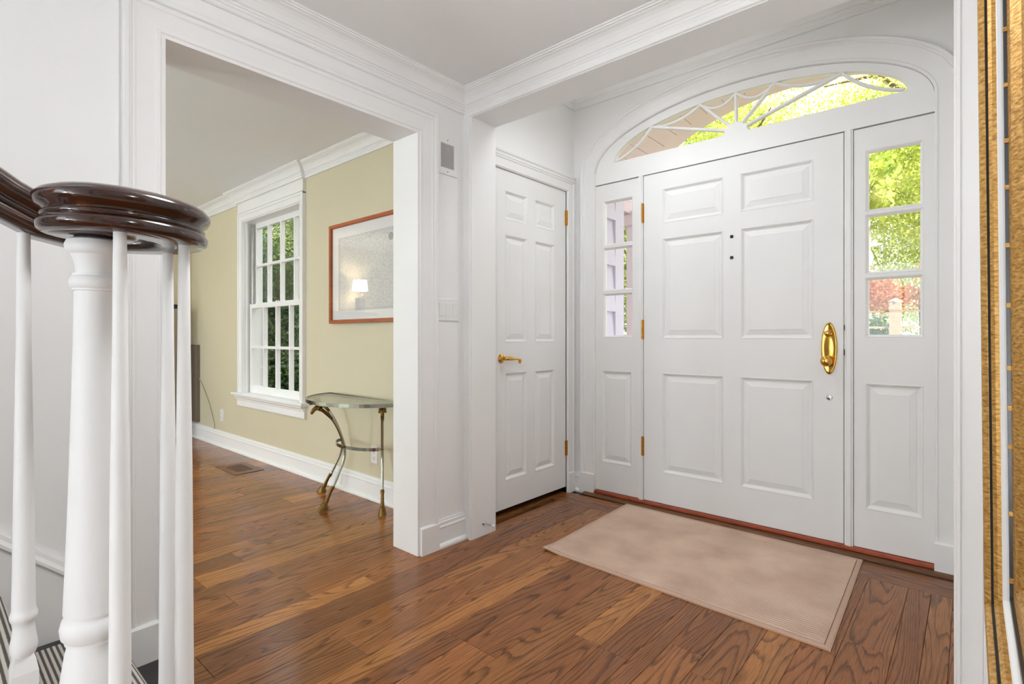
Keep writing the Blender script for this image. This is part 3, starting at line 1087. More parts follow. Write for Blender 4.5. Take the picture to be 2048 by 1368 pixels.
b.sweep([(CDY0 - 0.07, CDZ + 0.066), (CDY1 + 0.074, CDZ + 0.066)], [(0, 0), (0, 0.024), (0.006, 0.024), (0.009, 0.019), (0.016, 0.022), (0.022, 0.030), (0.030, 0.032), (0.030, 0)], lambda u, v, d: (XV + d, u, v))
b.build('head_cap', 'trim', t8)
b = MB()
b.sweep([(CDY1 + 0.002, 0), (CDY1 + 0.074, 0)], [(0, 0), (0, 0.024), (0.130, 0.024), (0.136, 0.016), (0.136, 0)], lambda u, v, d: (XV + d, u, v))
b.build('plinth_block', 'trim', t8)
b = MB()
b.box(XV - 0.10, XV + 0.008, CDY1, CDY1 + 0.005, 0, CDZ)
b.box(XV - 0.10, XV + 0.008, CDY0 - 0.005, CDY0, 0, CDZ)
b.box(XV - 0.10, XV + 0.008, CDY0, CDY1, CDZ - 0.003, CDZ + 0.004)
b.build('jamb_lining', 'trim', t8)

# ------------------------------------------------------------------ living-room window
w1 = thing('window_1', ((WX0 + WX1) / 2, YW, WZ0), 'tall white double-hung living room window with divided panes', 'window', kind='structure')
Yc = YW - 0.027
b = MB()
WCAS = [(0, 0), (0, 0.016), (0.004, 0.020), (0.010, 0.020), (0.013, 0.016), (0.018, 0.018), (0.045, 0.022), (0.048, 0.027), (0.068, 0.027), (0.068, 0)]
b.sweep([(WX0, WZ0), (WX0, WZ1), (WX1, WZ1), (WX1, WZ0)], WCAS, lambda u, v, d: (u, YW - d, v))
b.build('casing', 'trim', w1)
b = MB()
b.box(WX0 - 0.068, WX1 + 0.068, YW - 0.024, YW, WZ1 + 0.06, ZLV - 0.09)
b.box(WX0 - 0.072, WX1 + 0.072, YW - 0.032, YW, WZ1 + 0.072, WZ1 + 0.080)
b.build('frieze_board', 'trim', w1)
b = MB()
prof = [(0, 0), (0, 0.055), (0.006, 0.062), (0.018, 0.062), (0.024, 0.055), (0.024, 0)]
b.sweep([(WX0 - 0.125, WZ0), (WX1 + 0.115, WZ0)], prof, lambda u, v, d: (u, YW - d, v))
b.box(WX0, WX1, YW - 0.01, YW + 0.16, WZ0 + 0.0, WZ0 + 0.022)
b.build('stool', 'trim', w1)
b = MB()
b.sweep([(WX0 - 0.09, WZ0 - 0.10), (WX1 + 0.085, WZ0 - 0.10)], [(0, 0), (0, 0.016), (0.006, 0.020), (0.055, 0.020), (0.06, 0.026), (0.075, 0.030), (0.085, 0.045), (0.10, 0.048), (0.10, 0)], lambda u, v, d: (u, YW - d, v))
b.build('apron', 'trim', w1)
b = MB()
b.box(WX0 - 0.004, WX0 + 0.006, YW - 0.01, YW + 0.17, WZ0, WZ1)
b.box(WX1 - 0.006, WX1 + 0.004, YW - 0.01, YW + 0.17, WZ0, WZ1)
b.box(WX0 + 0.006, WX1 - 0.006, YW - 0.01, YW + 0.17, WZ1 - 0.008, WZ1 + 0.004)
b.box(WX0 + 0.006, WX0 + 0.02, YW + 0.020, YW + 0.034, WZ0 + 0.022, WZ1 - 0.008)
b.box(WX1 - 0.02, WX1 - 0.006, YW + 0.020, YW + 0.034, WZ0 + 0.022, WZ1 - 0.008)
b.build('jamb_lining', 'trim', w1)


def sash(z0, z1, y, gz0, gz1, name):
    fm = lambda u, v, w: (WX0 + 0.006 + u, y - w, z0 + v)
    Wd = WX1 - WX0 - 0.012
    gx0, gx1 = -4.920 - WX0 - 0.006, -3.955 - WX0 - 0.006
    b = MB()
    hw = 0.011
    us = [gx0 + (gx1 - gx0) * k / 4 for k in range(5)]
    vsx = [gz0 - z0, (gz0 + gz1) / 2 - z0, gz1 - z0]
    holes = []
    for i in range(4):
        for j in range(2):
            holes.append((us[i] + (hw if i else 0), vsx[j] + (hw if j else 0), us[i + 1] - (hw if i < 3 else 0), vsx[j + 1] - (hw if j < 1 else 0)))
    s = slab(fm, Wd, z1 - z0, 0.034, holes, name, 'trim', w1)
    for h in holes:
        q = MB()
        r = lambda w: [fm(h[0] - 0.002, h[1] - 0.002, w), fm(h[2] + 0.002, h[1] - 0.002, w), fm(h[2] + 0.002, h[3] + 0.002, w), fm(h[0] - 0.002, h[3] + 0.002, w)]
        q.rings([r(-0.019), r(-0.016)])
        q.build('pane', 'glass', s)
    return s


lo = sash(WZ0 + 0.02, 1.355, 2.040, 0.615, 1.315, 'lower_sash')
up = sash(1.325, WZ1 - 0.008, 2.080, 1.365, 2.045, 'upper_sash')
b = MB()
b.tube([(WX0 + 0.034, 2.058, 1.36), (WX0 + 0.034, 2.058, 2.085)], 0.011, 12)
b.build('balance_tube', 'steel', w1, True, 40)
b = MB()
b.lathe((-4.44, 2.046, 1.355), [(0.012, 0), (0.012, 0.004), (0.006, 0.006), (0.006, 0.012), (0.001, 0.013)], 14)
b.tube([(-4.44, 2.046, 1.366), (-4.41, 2.05, 1.366)], 0.004, 8)
b.build('sash_lock', 'chrome', w1, True, 40)

# windows added in the unseen back walls as openings for the fill lights
def fill_window(name, x0, x1, z0, z1, y, label):
    t = thing(name, ((x0 + x1) / 2, y, z0), label, 'window', kind='structure')
    b = MB()
    for xa, xb in ((x0, x0 + 0.05), (x1 - 0.05, x1), ((x0 + x1) / 2 - 0.012, (x0 + x1) / 2 + 0.012)):
        b.box(xa, xb, y - 0.07, y - 0.02, z0, z1)
    for za, zb in ((z0, z0 + 0.05), (z1 - 0.05, z1), ((z0 + z1) / 2 - 0.02, (z0 + z1) / 2 + 0.02)):
        b.box(x0, x1, y - 0.07, y - 0.02, za, zb)
    b.build('frame', 'trim', t)
    b = MB()
    b.box(x0, x1, y - 0.046, y - 0.042, z0, z1)
    b.build('pane', 'glass', t)


fill_window('fill_window_5', -1.4, -0.1, 0.7, 2.2, YB, 'added hall window behind the camera, lets fill light in')
fill_window('fill_window_6', -5.85, -4.75, 0.6, 2.2, YLB, 'added unseen living room back window nearer the fireplace')
fill_window('fill_window_7', -4.05, -2.95, 0.6, 2.2, YLB, 'added unseen living room back window nearer the hall')

# ------------------------------------------------------------------ stairs
st = thing('staircase', (-1.5, 0.4, 0), 'white staircase with black treads beside the cased opening', 'stairs')
NST = 9
RISE, RUN, NOSE1 = 0.178, 0.235, 0.390
for k in range(NST):
    z = 0.178 + 0.188 * k
    yn = NOSE1 - RUN * k - (0.0 if k == 0 else 0.0)
    b = MB()
    x1 = -0.74 if k == 0 else -0.95
    b.sweep([(XL + 0.024, 0), (x1, 0)], [(z - 0.03, yn - RUN - 0.02), (z - 0.03, yn - 0.008), (z - 0.022, yn), (z - 0.008, yn), (z, yn - 0.008), (z, yn - RUN - 0.02)],
            lambda u, v, d: (u, d, v))
    b.build('tread', 'black', st)
    b = MB()
    b.box(XL + 0.024, x1 - 0.02, yn - 0.045, yn - 0.028, max(0, z - 0.19), z - 0.03)
    b.box(XL + 0.024, x1 - 0.02, yn - RUN - 0.02, yn - 0.045, max(0, z - 0.19), z - 0.03)
    b.build('riser', 'trim', st)
# flat dark strip on the floor at the foot of the first step
b = MB()
b.box(XL + 0.032, -0.78, NOSE1 - 0.03, 0.535, 0.0, 0.012)
b.build('floor_strip', 'black', st)
# wall skirt
sl = 0.188 / RUN
b = MB()
y0s, y1s = 0.427, -1.6
zt = lambda y: 0.529 + (0.162 - y) * 0.90 if y > 0.05 else 0.529 + 0.112 * 0.9 + (0.05 - y) * sl
ptsY = [0.427, 0.30, 0.16, 0.05, -0.5, -1.6]
ring_a = []
for y in ptsY:
    z1_ = zt(y)
    ring_a.append([(XL + 0.001, y, 0.0 if y > 0.1 else z1_ - 0.6), (XL + 0.022, y, 0.0 if y > 0.1 else z1_ - 0.6), (XL + 0.022, y, z1_ - 0.052), (XL + 0.030, y, z1_ - 0.046), (XL + 0.030, y, z1_ - 0.036), (XL + 0.022, y, z1_ - 0.024),
                   (XL + 0.020, y, z1_ - 0.010), (XL + 0.014, y, z1_ - 0.008), (XL + 0.012, y, z1_), (XL + 0.001, y, z1_)])
b.rings(ring_a)
b.build('wall_skirt', 'wall', st)

# runner
rn = thing('stair_runner', (-1.5, 0.3, 0.18), 'grey and white striped carpet runner on the stairs', 'carpet')
b = MB()
pth = []
for k in range(NST):
    z = 0.178 + 0.188 * k
    yn = NOSE1 - RUN * k
    if k == 0:
        pth += [(yn - 0.018, 0.012)]
    pth += [(yn - 0.018, z - 0.036), (yn + 0.006, z - 0.026), (yn + 0.008, z - 0.004), (yn - 0.004, z + 0.008), (yn - RUN - 0.016, z + 0.008)]
me = bpy.data.meshes.new('runner_pile')
vv, ff, uv = [], [], []
s = 0
X0r, X1r = -1.945, -1.10
acc = [0]
for (a, c), (d, e) in zip(pth, pth[1:]):
    acc.append(acc[-1] + math.hypot(d - a, e - c))
for (y, z), s in zip(pth, acc):
    vv += [(X0r, y, z), (X1r, y, z), (X0r, y - 0.003, z - 0.006), (X1r, y - 0.003, z - 0.006)]
for i in range(len(pth) - 1):
    a, c = 4 * i, 4 * i + 4
    ff.append((a, a + 1, c + 1, c))
    ff.append((a, c, c + 2, a + 2))
    ff.append((a + 1, a + 3, c + 3, c + 1))
me.from_pydata(vv, [], ff)
ul = me.uv_layers.new(name='UVMap')
for lp_ in me.loops:
    vi = lp_.vertex_index
    ul.data[lp_.index].uv = (vi % 2, acc[vi // 4])
me.materials.append(M['runner'])
o = bpy.data.objects.new('runner_pile', me)
COL.objects.link(o)
attach(o, rn)

# ------------------------------------------------------------------ railing
NX, NY = -0.880, 0.161
rl = thing('stair_railing', (NX, NY, 0.178), 'dark scrolled handrail on white turned newel and balusters', 'railing')
# handrail cross-section (a across, c up from the underside)
HP = [(-0.026, 0.0), (-0.031, 0.004), (-0.0325, 0.010), (-0.030, 0.0165), (-0.0265, 0.0185), (-0.0285, 0.021), (-0.0275, 0.0245), (-0.025, 0.026), (-0.026, 0.029), (-0.032, 0.033), (-0.0355, 0.039), (-0.0350, 0.045),
      (-0.030, 0.051), (-0.018, 0.0565), (0, 0.0585)]
HP = HP + [(-a, c) for a, c in reversed(HP[:-1])]
RP = [(180, 0.1235), (150, 0.124), (120, 0.122), (100, 0.113), (80, 0.098), (60, 0.083), (36, 0.069), (10, 0.060), (-20, 0.049), (-50, 0.037), (-81, 0.027), (-121, 0.025), (-160, 0.024)]


def rad_at(t):
    for (a, r0), (c, r1) in zip(RP, RP[1:]):
        if c <= t <= a:
            k = (a - t) / (a - c)
            return r0 + (r1 - r0) * k
    return RP[-1][1]


ctr = []   # (point, outward normal)
Zu = 1.190
ystart = NY
for i in range(30):
    d = 1.35 * (1 - i / 30)
    y = ystart - d
    dd = max(0, 0.165 - y)
    if dd < 0.095: z = Zu + 3.8 * dd * dd
    else: z = Zu + 3.8 * 0.095 ** 2 + (dd - 0.095) * 0.72
    ctr.append((Vector((NX - 0.1235, y, z)), Vector((-1, 0, 0))))
for i in range(73):
    t = 180 - (180 + 150) * i / 72
    r = rad_at(t)
    # smooth
    r = sum(rad_at(max(-159, min(180, t + k))) for k in (-12, -6, 0, 6, 12)) / 5
    a = math.radians(t)
    ctr.append((Vector((NX + r * math.cos(a), NY + r * math.sin(a), Zu)), Vector((math.cos(a), math.sin(a), 0))))
rings = []
for i, (p, nr) in enumerate(ctr):
    q0 = ctr[max(0, i - 1)][0]
    q1 = ctr[min(len(ctr) - 1, i + 1)][0]
    tg = (q1 - q0).normalized()
    side = Vector((tg.y, -tg.x, 0))
    side = Vector((-tg.y, tg.x, 0)).normalized()   # left of travel = outward (clockwise turn)
    up_ = side.cross(tg)
    if up_.z < 0: up_ = -up_
    k = min(1.0, (len(ctr) - 1 - i) / 14 * 0.25 + 0.75)
    rings.append([p + side * (a * k) + up_ * c for a, c in HP])
b = MB()
b.rings(rings)
hr = b.build('handrail', 'mahogany', rl, True, 60)
b = MB()
b.lathe((NX, NY, Zu - 0.0005), [(0.001, 0)] + [(0.022 - a - 0.002, c) for a, c in HP[:14]] + [(0.022, 0.0585), (0.001, 0.0595)], 40)
b.build('scroll_eye', 'mahogany', hr, True, 60)
b = MB()
b.lathe((NX + 0.001, NY + 0.001, Zu - 0.003), [(0.022, 0), (0.022, 0.004)], 24)
b.build('collar', 'dark', hr)
# newel
b = MB()
zt_ = Zu - 0.003
zz = lambda y: 1.057 - (y - 674) / 1050 * 0.70
NP = [(0.030, 1.187), (0.0375, 1.184), (0.0405, 1.178), (0.0395, 1.171), (0.0350, 1.1665), (0.0325, 1.1655), (0.0285, 1.158), (0.0262, 1.150), (0.0262, 1.1405), (0.0300, 1.1400), (0.0300, 1.1375), (0.0330, 1.1350), (0.0350, 1.129), (0.0335, 1.123),
      (0.0305, 1.1205), (0.0305, 1.1180), (0.0278, 1.1175), (0.0290, 1.05), (0.032, 0.95), (0.036, 0.83), (0.0395, 0.75), (0.0420, 0.700), (0.0420, 0.697), (0.0395, 0.6965), (0.0395, 0.6935), (0.0440, 0.688), (0.0468, 0.678), (0.0450, 0.667), (0.0400, 0.662), (0.0400, 0.6585), (0.0360, 0.658),
      (0.040, 0.644), (0.046, 0.61), (0.051, 0.56), (0.052, 0.52), (0.047, 0.47), (0.038, 0.44), (0.036, 0.43), (0.044, 0.42), (0.046, 0.40), (0.044, 0.385), (0.044, 0.20), (0.044, 0.178)]
b.lathe((NX + 0.001, NY + 0.001, 0), [(r_ * 0.79, h_) for r_, h_ in NP], 40)
b.build('newel_post', 'trim', rl, True, 35)


def baluster(x, y, ztop, zbase):
    b = MB()
    h0 = zbase + 0.245
    P_ = [(0.0085, ztop), (0.0098, ztop - 0.15), (0.0125, ztop - 0.33), (0.0148, h0 + 0.10), (0.0155, h0 + 0.066), (0.0160, h0 + 0.062), (0.0178, h0 + 0.058), (0.0182, h0 + 0.054), (0.0172, h0 + 0.050),
          (0.0150, h0 + 0.047), (0.0142, h0 + 0.040), (0.0155, h0 + 0.028), (0.0178, h0 + 0.016), (0.0180, h0 + 0.011), (0.0165, h0 + 0.004), (0.0150, h0 + 0.001), (0.0148, h0)]
    b.lathe((x, y, 0), [(r_ * 0.85, h_) for r_, h_ in P_], 20)
    o = b.build('baluster', 'trim', rl, True, 35)
    q = MB()
    w = 0.0145
    sq = lambda s_, z: [(x - s_, y - s_, z), (x + s_, y - s_, z), (x + s_, y + s_, z), (x - s_, y + s_, z)]
    q.rings([sq(w, zbase), sq(w, h0 - 0.022), sq(0.0118, h0 - 0.006), sq(0.0095, h0 + 0.001)])
    q.build('square_base', 'trim', o)


baluster(-1.003, 0.105, 1.203, 0.366)
baluster(-0.815, 0.1755, 1.191, 0.178)
baluster(-0.963, 0.270, 1.191, 0.178)
baluster(-0.862, 0.262, 1.191, 0.178)
for k in range(1, 5):
    y = 0.105 - 0.131 * k
    dd = 0.165 - y
    step = int((NOSE1 - y) / RUN)
    baluster(-1.003, y, Zu + 3.8 * 0.095 ** 2 + (dd - 0.095) * 0.72 + 0.004, 0.178 + 0.188 * step)

# ------------------------------------------------------------------ wall vent, switch, stop
vt = thing('wall_vent', (XL, 1.80, 1.88), 'white louvred wall vent above the light switch', 'vent')
VY0, VY1, VZ0, VZ1 = 1.729, 1.873, 1.884, 2.072
b = MB()
fmV = lambda u, v, w: (XL + w, VY0 + u, VZ0 + v)
slab(lambda u, v, w: fmV(u, v, 0.009 + w), VY1 - VY0, VZ1 - VZ0, 0.009, [(0.026, 0.031, 0.119, 0.157)], 'frame', 'trim', vt)
b = MB()
b.quad(fmV(0.026, 0.031, 0.0006), fmV(0.119, 0.031, 0.0006), fmV(0.119, 0.157, 0.0006), fmV(0.026, 0.157, 0.0006))
b.build('backing', 'dark', vt)
for k in range(21):
    z = 0.0325 + k * 0.0060
    b = MB()
    b.rings([[fmV(u, z, 0.0075), fmV(u, z + 0.0028, 0.0075), fmV(u, z + 0.0050, 0.0012), fmV(u, z + 0.0022, 0.0012)] for u in (0.026, 0.119)])
    b.build('slat', 'trim', vt)
for v in (0.014, 0.175):
    b = MB()
    b.lathe(fmV(0.0725, v, 0.009), [(0.0028, 0), (0.0026, 0.001), (0.0004, 0.0012)], 10, 'X')
    b.build('screw', 'darkmetal', vt)
sw = thing('light_switch', (XL, 1.806, 1.138), 'white triple rocker light switch plate on hall wall', 'switch')
SY0, SZ0 = 1.7305, 1.138
fmS = lambda u, v, w: (XL + w, SY0 + u, SZ0 + v)
b = MB()
r = lambda i, w: [fmS(i, i, w), fmS(0.152 - i, i, w), fmS(0.152 - i, 0.115 - i, w), fmS(i, 0.115 - i, w)]
b.rings([r(0, 0), r(0, 0.003), r(0.003, 0.006)])
b.build('plate', 'plastic', sw)
for k in range(3):
    u0 = 0.0135 + k * 0.0460
    b = MB()
    b.rings([[fmS(u0, 0.024, 0.006), fmS(u0 + 0.033, 0.024, 0.006), fmS(u0 + 0.033, 0.091, 0.006), fmS(u0, 0.091, 0.006)],
             [fmS(u0, 0.024, 0.0075), fmS(u0 + 0.033, 0.024, 0.0075), fmS(u0 + 0.033, 0.091, 0.0075), fmS(u0, 0.091, 0.0075)],
             [fmS(u0 + 0.002, 0.026, 0.0082), fmS(u0 + 0.031, 0.026, 0.0082), fmS(u0 + 0.031, 0.089, 0.0105), fmS(u0 + 0.002, 0.089, 0.0105)]])
    b.build('rocker', 'plastic', sw)
ds = thing('door_stop', (VOX0, 2.01, 0.066), 'small chrome door stop with white rubber tip low on the jamb', 'door stop')
b = MB()
p0 = (VOX0 + 0.004, 2.008, 0.066)
b.lathe(p0, [(0.011, 0), (0.011, 0.004), (0.006, 0.007), (0.004, 0.010), (0.004, 0.066), (0.006, 0.067), (0.006, 0.07)], 16, 'X')
b.build('stem', 'chrome', ds, True, 40)
b = MB()
b.lathe((p0[0] + 0.066, p0[1], p0[2]), [(0.006, 0), (0.0095, 0.001), (0.0098, 0.012), (0.008, 0.016), (0.001, 0.017)], 16, 'X')
b.build('rubber_tip', 'rubber', ds, True, 40)

# ------------------------------------------------------------------ door mat
MA = [(-1.600, 2.066), (-0.350, 2.024), (-0.378, 2.957), (-1.636, 2.983)]
MA = [(-1.597, 2.064), (-0.352, 2.028), (-0.380, 2.951), (-1.632, 2.972)]
mt = thing('door_mat', (-1.0, 2.5, 0), 'ribbed beige door mat in front of the front door', 'mat')


def bil(s_, t_):
    a, b_, c, d = MA
    x = (a[0] * (1 - s_) + b_[0] * s_) * (1 - t_) + (d[0] * (1 - s_) + c[0] * s_) * t_
    y = (a[1] * (1 - s_) + b_[1] * s_) * (1 - t_) + (d[1] * (1 - s_) + c[1] * s_) * t_
    return x, y


lift = lambda s_, t_: 0.010 * max(0, 1 - s_ * 9) ** 2 * max(0, 1 - t_ * 7) ** 2
b = MB()
NR = 57
e0 = 0.018
for k in range(NR):
    t0 = 0.028 + k * (0.972 - 0.028) / NR
    dt = (0.972 - 0.028) / NR
    rings = []
    for j in range(9):
        s_ = e0 + (1 - 2 * e0) * j / 8
        ring = []
        for f, z in ((0.0, 0.002), (0.04, 0.0105), (0.22, 0.0125), (0.40, 0.0105), (0.44, 0.002)):
            x, y = bil(s_, t0 + dt * f)
            ring.append((x, y, z + lift(s_, t0)))
        rings.append(ring)
    b.rings(rings, False, False, False)
ribs = b.build('ribbed_pile', 'matfibre', mt, True)
ribs['kind'] = 'stuff'
b = MB()
NS, NT_ = 12, 10
for i in range(NS):
    for j in range(NT_):
        q = []
        for (a, c) in ((i, j), (i + 1, j), (i + 1, j + 1), (i, j + 1)):
            s_, t_ = 0.01 + 0.98 * a / NS, 0.015 + 0.97 * c / NT_
            x, y = bil(s_, t_)
            q.append((x, y, 0.0030 + lift(s_, t_)))
        b.quad(*q)
b.build('backing', 'matgroove', mt)
b = MB()
loop = [(i / 12, 0) for i in range(13)] + [(1, j / 10) for j in range(1, 11)] + [(1 - i / 12, 1) for i in range(1, 13)] + [(0, 1 - j / 10) for j in range(1, 10)]
rings = []
for s_, t_ in loop:
    x, y = bil(s_, t_)
    xi, yi = bil(0.0165 + s_ * (1 - 0.033), 0.0225 + t_ * (1 - 0.045))
    L_ = lift(s_, t_)
    Li = L_ * 0.7
    rings.append([(x, y, 0.0005 + L_), (x, y, 0.0065 + L_), (x + (xi - x) * 0.25, y + (yi - y) * 0.25, 0.0088 + L_), (x + (xi - x) * 0.8, y + (yi - y) * 0.8, 0.0092 + Li), (xi, yi, 0.0075 + Li), (xi, yi, 0.002 + Li)])
rings.append(rings[0])
b.rings(rings, True, False, False)
b.build('binding', 'mat_binding', mt)

# ------------------------------------------------------------------ console table
TX, TY, TZ = -2.98, 1.955, 0.655
ct = thing('console_table', (TX, 1.80, 0), 'half-round glass and steel console table with brass ram heads and hooves', 'table')
TA, TB = 0.432, 0.338
half = [(TX - TA * math.cos(PI * i / 40), TY - TB * math.sin(PI * i / 40)) for i in range(41)]
b = MB()
prof = [(-0.006, 0), (0.006, 0), (0.006, 0.022), (-0.006, 0.022)]
loopT = half
b.sweep(loopT, [(a, z) for a, z in prof], lambda u, v, d: (u, v, TZ + d - 0.011), closed_path=True)
b.build('top_rim', 'steel', ct)
b = MB()
gl = [(TX + (x - TX) * 0.985, TY - 0.004 + (y - TY) * 0.98) for x, y in half]
b.rings([[(x, y, TZ - 0.002) for x, y in gl], [(x, y, TZ + 0.007) for x, y in gl]])
b.build('glass_top', 'tableglass', ct)


def sabre_leg(ox, oy, dx, dy, rt, rw_):
    """outward direction (dx,dy); radii at top, waist, hoof"""
    n = math.hypot(dx, dy); dx /= n; dy /= n
    def P_(r_, z): return Vector((ox + dx * r_, oy + dy * r_, z))
    ctrl = [(rt - 0.005, 0.612), (rt - 0.055, 0.580), (rt - 0.10, 0.53), (rw_ + 0.03, 0.45), (rw_, 0.36), (rw_ + 0.005, 0.28), (rw_ + 0.05, 0.18), (rw_ + 0.088, 0.11)]
    pts = []
    # Catmull-Rom
    C_ = [ctrl[0]] + ctrl + [ctrl[-1]]
    for i in range(1, len(C_) - 2):
        for s_ in range(6):
            t_ = s_ / 6
            p0_, p1_, p2_, p3_ = (np.array(C_[i + k - 1]) for k in range(4))
            q = 0.5 * ((2 * p1_) + (-p0_ + p2_) * t_ + (2 * p0_ - 5 * p1_ + 4 * p2_ - p3_) * t_ ** 2 + (-p0_ + 3 * p1_ - 3 * p2_ + p3_) * t_ ** 3)
            pts.append(q)
    pts.append(np.array(ctrl[-1]))
    b = MB()
    b.tube([P_(a, z) for a, z in pts[6:]], 0.0088, 12)
    lg = b.build('leg', 'steel', ct, True)
    # ram head
    b = MB()
    b.tube([P_(rt - 0.085, 0.552), P_(rt - 0.06, 0.578), P_(rt - 0.03, 0.604), P_(rt - 0.002, 0.624), P_(rt + 0.018, 0.628), P_(rt + 0.034, 0.618), P_(rt + 0.046, 0.602), P_(rt + 0.050, 0.593)],
           [0.0095, 0.0115, 0.0105, 0.0135, 0.0155, 0.0125, 0.0095, 0.006], 14)
    sd = Vector((-dy, dx, 0))
    for sg in (-1, 1):
        hpts = []
        for i in range(15):
            a = 0.3 + i * 0.42
            r_ = 0.017 * (1 - i / 26)
            c = P_(rt + 0.004, 0.622) + sd * sg * (0.012 + 0.010 * i / 14)
            hpts.append(c + Vector((dx, dy, 0)) * (-r_ * math.cos(a)) + Vector((0, 0, 1)) * (r_ * math.sin(a)))
        b.tube(hpts, [0.0062 * (1 - i / 22) for i in range(15)], 8)
        b.tube([P_(rt - 0.002, 0.628) + sd * sg * 0.012, P_(rt - 0.012, 0.632) + sd * sg * 0.026], [0.005, 0.001], 6)
    b.build('ram_head', 'oldbrass', lg, True)
    b = MB()
    r1 = rw_ + 0.082
    b.tube([P_(r1 - 0.004, 0.130), P_(r1 + 0.002, 0.118), P_(r1 + 0.012, 0.105), P_(r1 + 0.028, 0.075), P_(r1 + 0.040, 0.050), P_(r1 + 0.046, 0.040)], [0.0115, 0.0125, 0.0095, 0.0105, 0.0125, 0.014], 12)
    # hoof
    c = P_(r1 + 0.056, 0.0)
    rg = []
    for z, fr_, bk, wd in ((0.046, 0.008, 0.016, 0.013), (0.034, 0.020, 0.020, 0.018), (0.016, 0.034, 0.022, 0.021), (0.0, 0.044, 0.024, 0.0235)):
        ring = []
        for j in range(16):
            a = 2 * PI * j / 16
            e_ = fr_ if math.cos(a) > 0 else bk
            ring.append(c + Vector((dx, dy, 0)) * (e_ * math.cos(a)) + sd * (wd * math.sin(a)) + Vector((0, 0, z)))
        rg.append(ring)
    b.rings(rg)
    b.build('hoof', 'oldbrass', lg, True, 40)


sabre_leg(TX, TY, 0, -1, 0.322, 0.150)
sabre_leg(TX + 0.19, TY, 0.82, -0.57, 0.225, 0.050)
sabre_leg(TX - 0.19, TY, -0.82, -0.57, 0.225, 0.050)
b = MB()
ring_p = []
for i in range(25):
    a = math.radians(192 + 156 * i / 24)
    ring_p.append((TX + 0.240 * math.cos(a), TY - 0.004 + 0.150 * math.sin(a)))
b.sweep(ring_p, [(-0.003, -0.010), (0.003, -0.010), (0.003, 0.010), (-0.003, 0.010)], lambda u, v, d: (u, v, 0.362 + d))
b.build('stretcher', 'steel', ct)
for ex, ey, ax_, ay_ in ((TX, TY - 0.135, 0, -1), (TX + 0.222, TY - 0.022, 0.82, -0.57), (TX - 0.222, TY - 0.022, -0.82, -0.57)):
    b = MB()
    b.tube([(ex, ey, 0.362), (ex + 0.034 * ax_, ey + 0.034 * ay_, 0.362)], [0.006, 0.006], 8)
    b.build('stretcher_bolt', 'oldbrass', ct)

# ------------------------------------------------------------------ framed map
PX0, PX1, PZ0, PZ1 = -3.445, -2.565, 1.152, 1.846
pc = thing('framed_map', ((PX0 + PX1) / 2, YW, PZ0), 'framed grey engraved map in cherry wood above the console table', 'picture')
b = MB()
b.sweep([(PX0, PZ0), (PX0, PZ1), (PX1, PZ1), (PX1, PZ0)][::-1], [(0, 0.002), (0, 0.026), (0.003, 0.030), (0.022, 0.030), (0.025, 0.026), (0.025, 0.006), (0.004, 0.002)], lambda u, v, d: (u, YW - d, v), closed_path=True)
b.build('frame', 'cherry', pc)
b = MB()
b.box(PX0 + 0.02, PX1 - 0.02, YW - 0.012, YW - 0.006, PZ0 + 0.02, PZ1 - 0.02)
b.build('mount', 'paper', pc)
b = MB()
b.box(-3.338, -2.672, YW - 0.0128, YW - 0.0118, 1.238, 1.748)
mp_ = b.build('map_print', 'map', pc)
for i, w in ((0.0, 0.0018), (0.010, 0.0018)):
    b = MB()
    b.sweep([(-3.338 + i, 1.238 + i), (-2.672 - i, 1.238 + i), (-2.672 - i, 1.748 - i), (-3.338 + i, 1.748 - i)], [(0, 0.0128), (0, 0.0133), (w, 0.0133), (w, 0.0128)], lambda u, v, d: (u, YW - d, v), closed_path=True)
    b.build('border_line', 'ink', mp_)
b = MB()
rr_ = random.Random(5)
for k in range(22):
    x = -3.16 + k * 0.0195
    if k in (6, 7, 12, 17): continue
    h = 0.012
    for q in range(3):
        a = rr_.random() * PI
        b.quad((x - 0.0045, YW - 0.0132, 1.712 + q * 0.004), (x + 0.0045 * math.cos(a), YW - 0.0132, 1.712 + q * 0.004 + 0.003 * math.sin(a)), (x + 0.0045 * math.cos(a), YW - 0.0132, 1.714 + q * 0.004 + 0.003 * math.sin(a)), (x - 0.0045, YW - 0.0132, 1.714 + q * 0.004))
b.build('title_marks', 'ink', mp_)['kind'] = 'stuff'
b = MB()
b.lathe((-2.73, YW - 0.0128, 1.69), [(0.026, 0), (0.026, -0.0004), (0.018, -0.0004)], 10, 'Y')
b.build('cartouche', 'ink', mp_)
b = MB()
b.box(PX0 + 0.022, PX1 - 0.022, YW - 0.0195, YW - 0.0175, PZ0 + 0.022, PZ1 - 0.022)
b.build('glazing', 'pictureglass', pc)


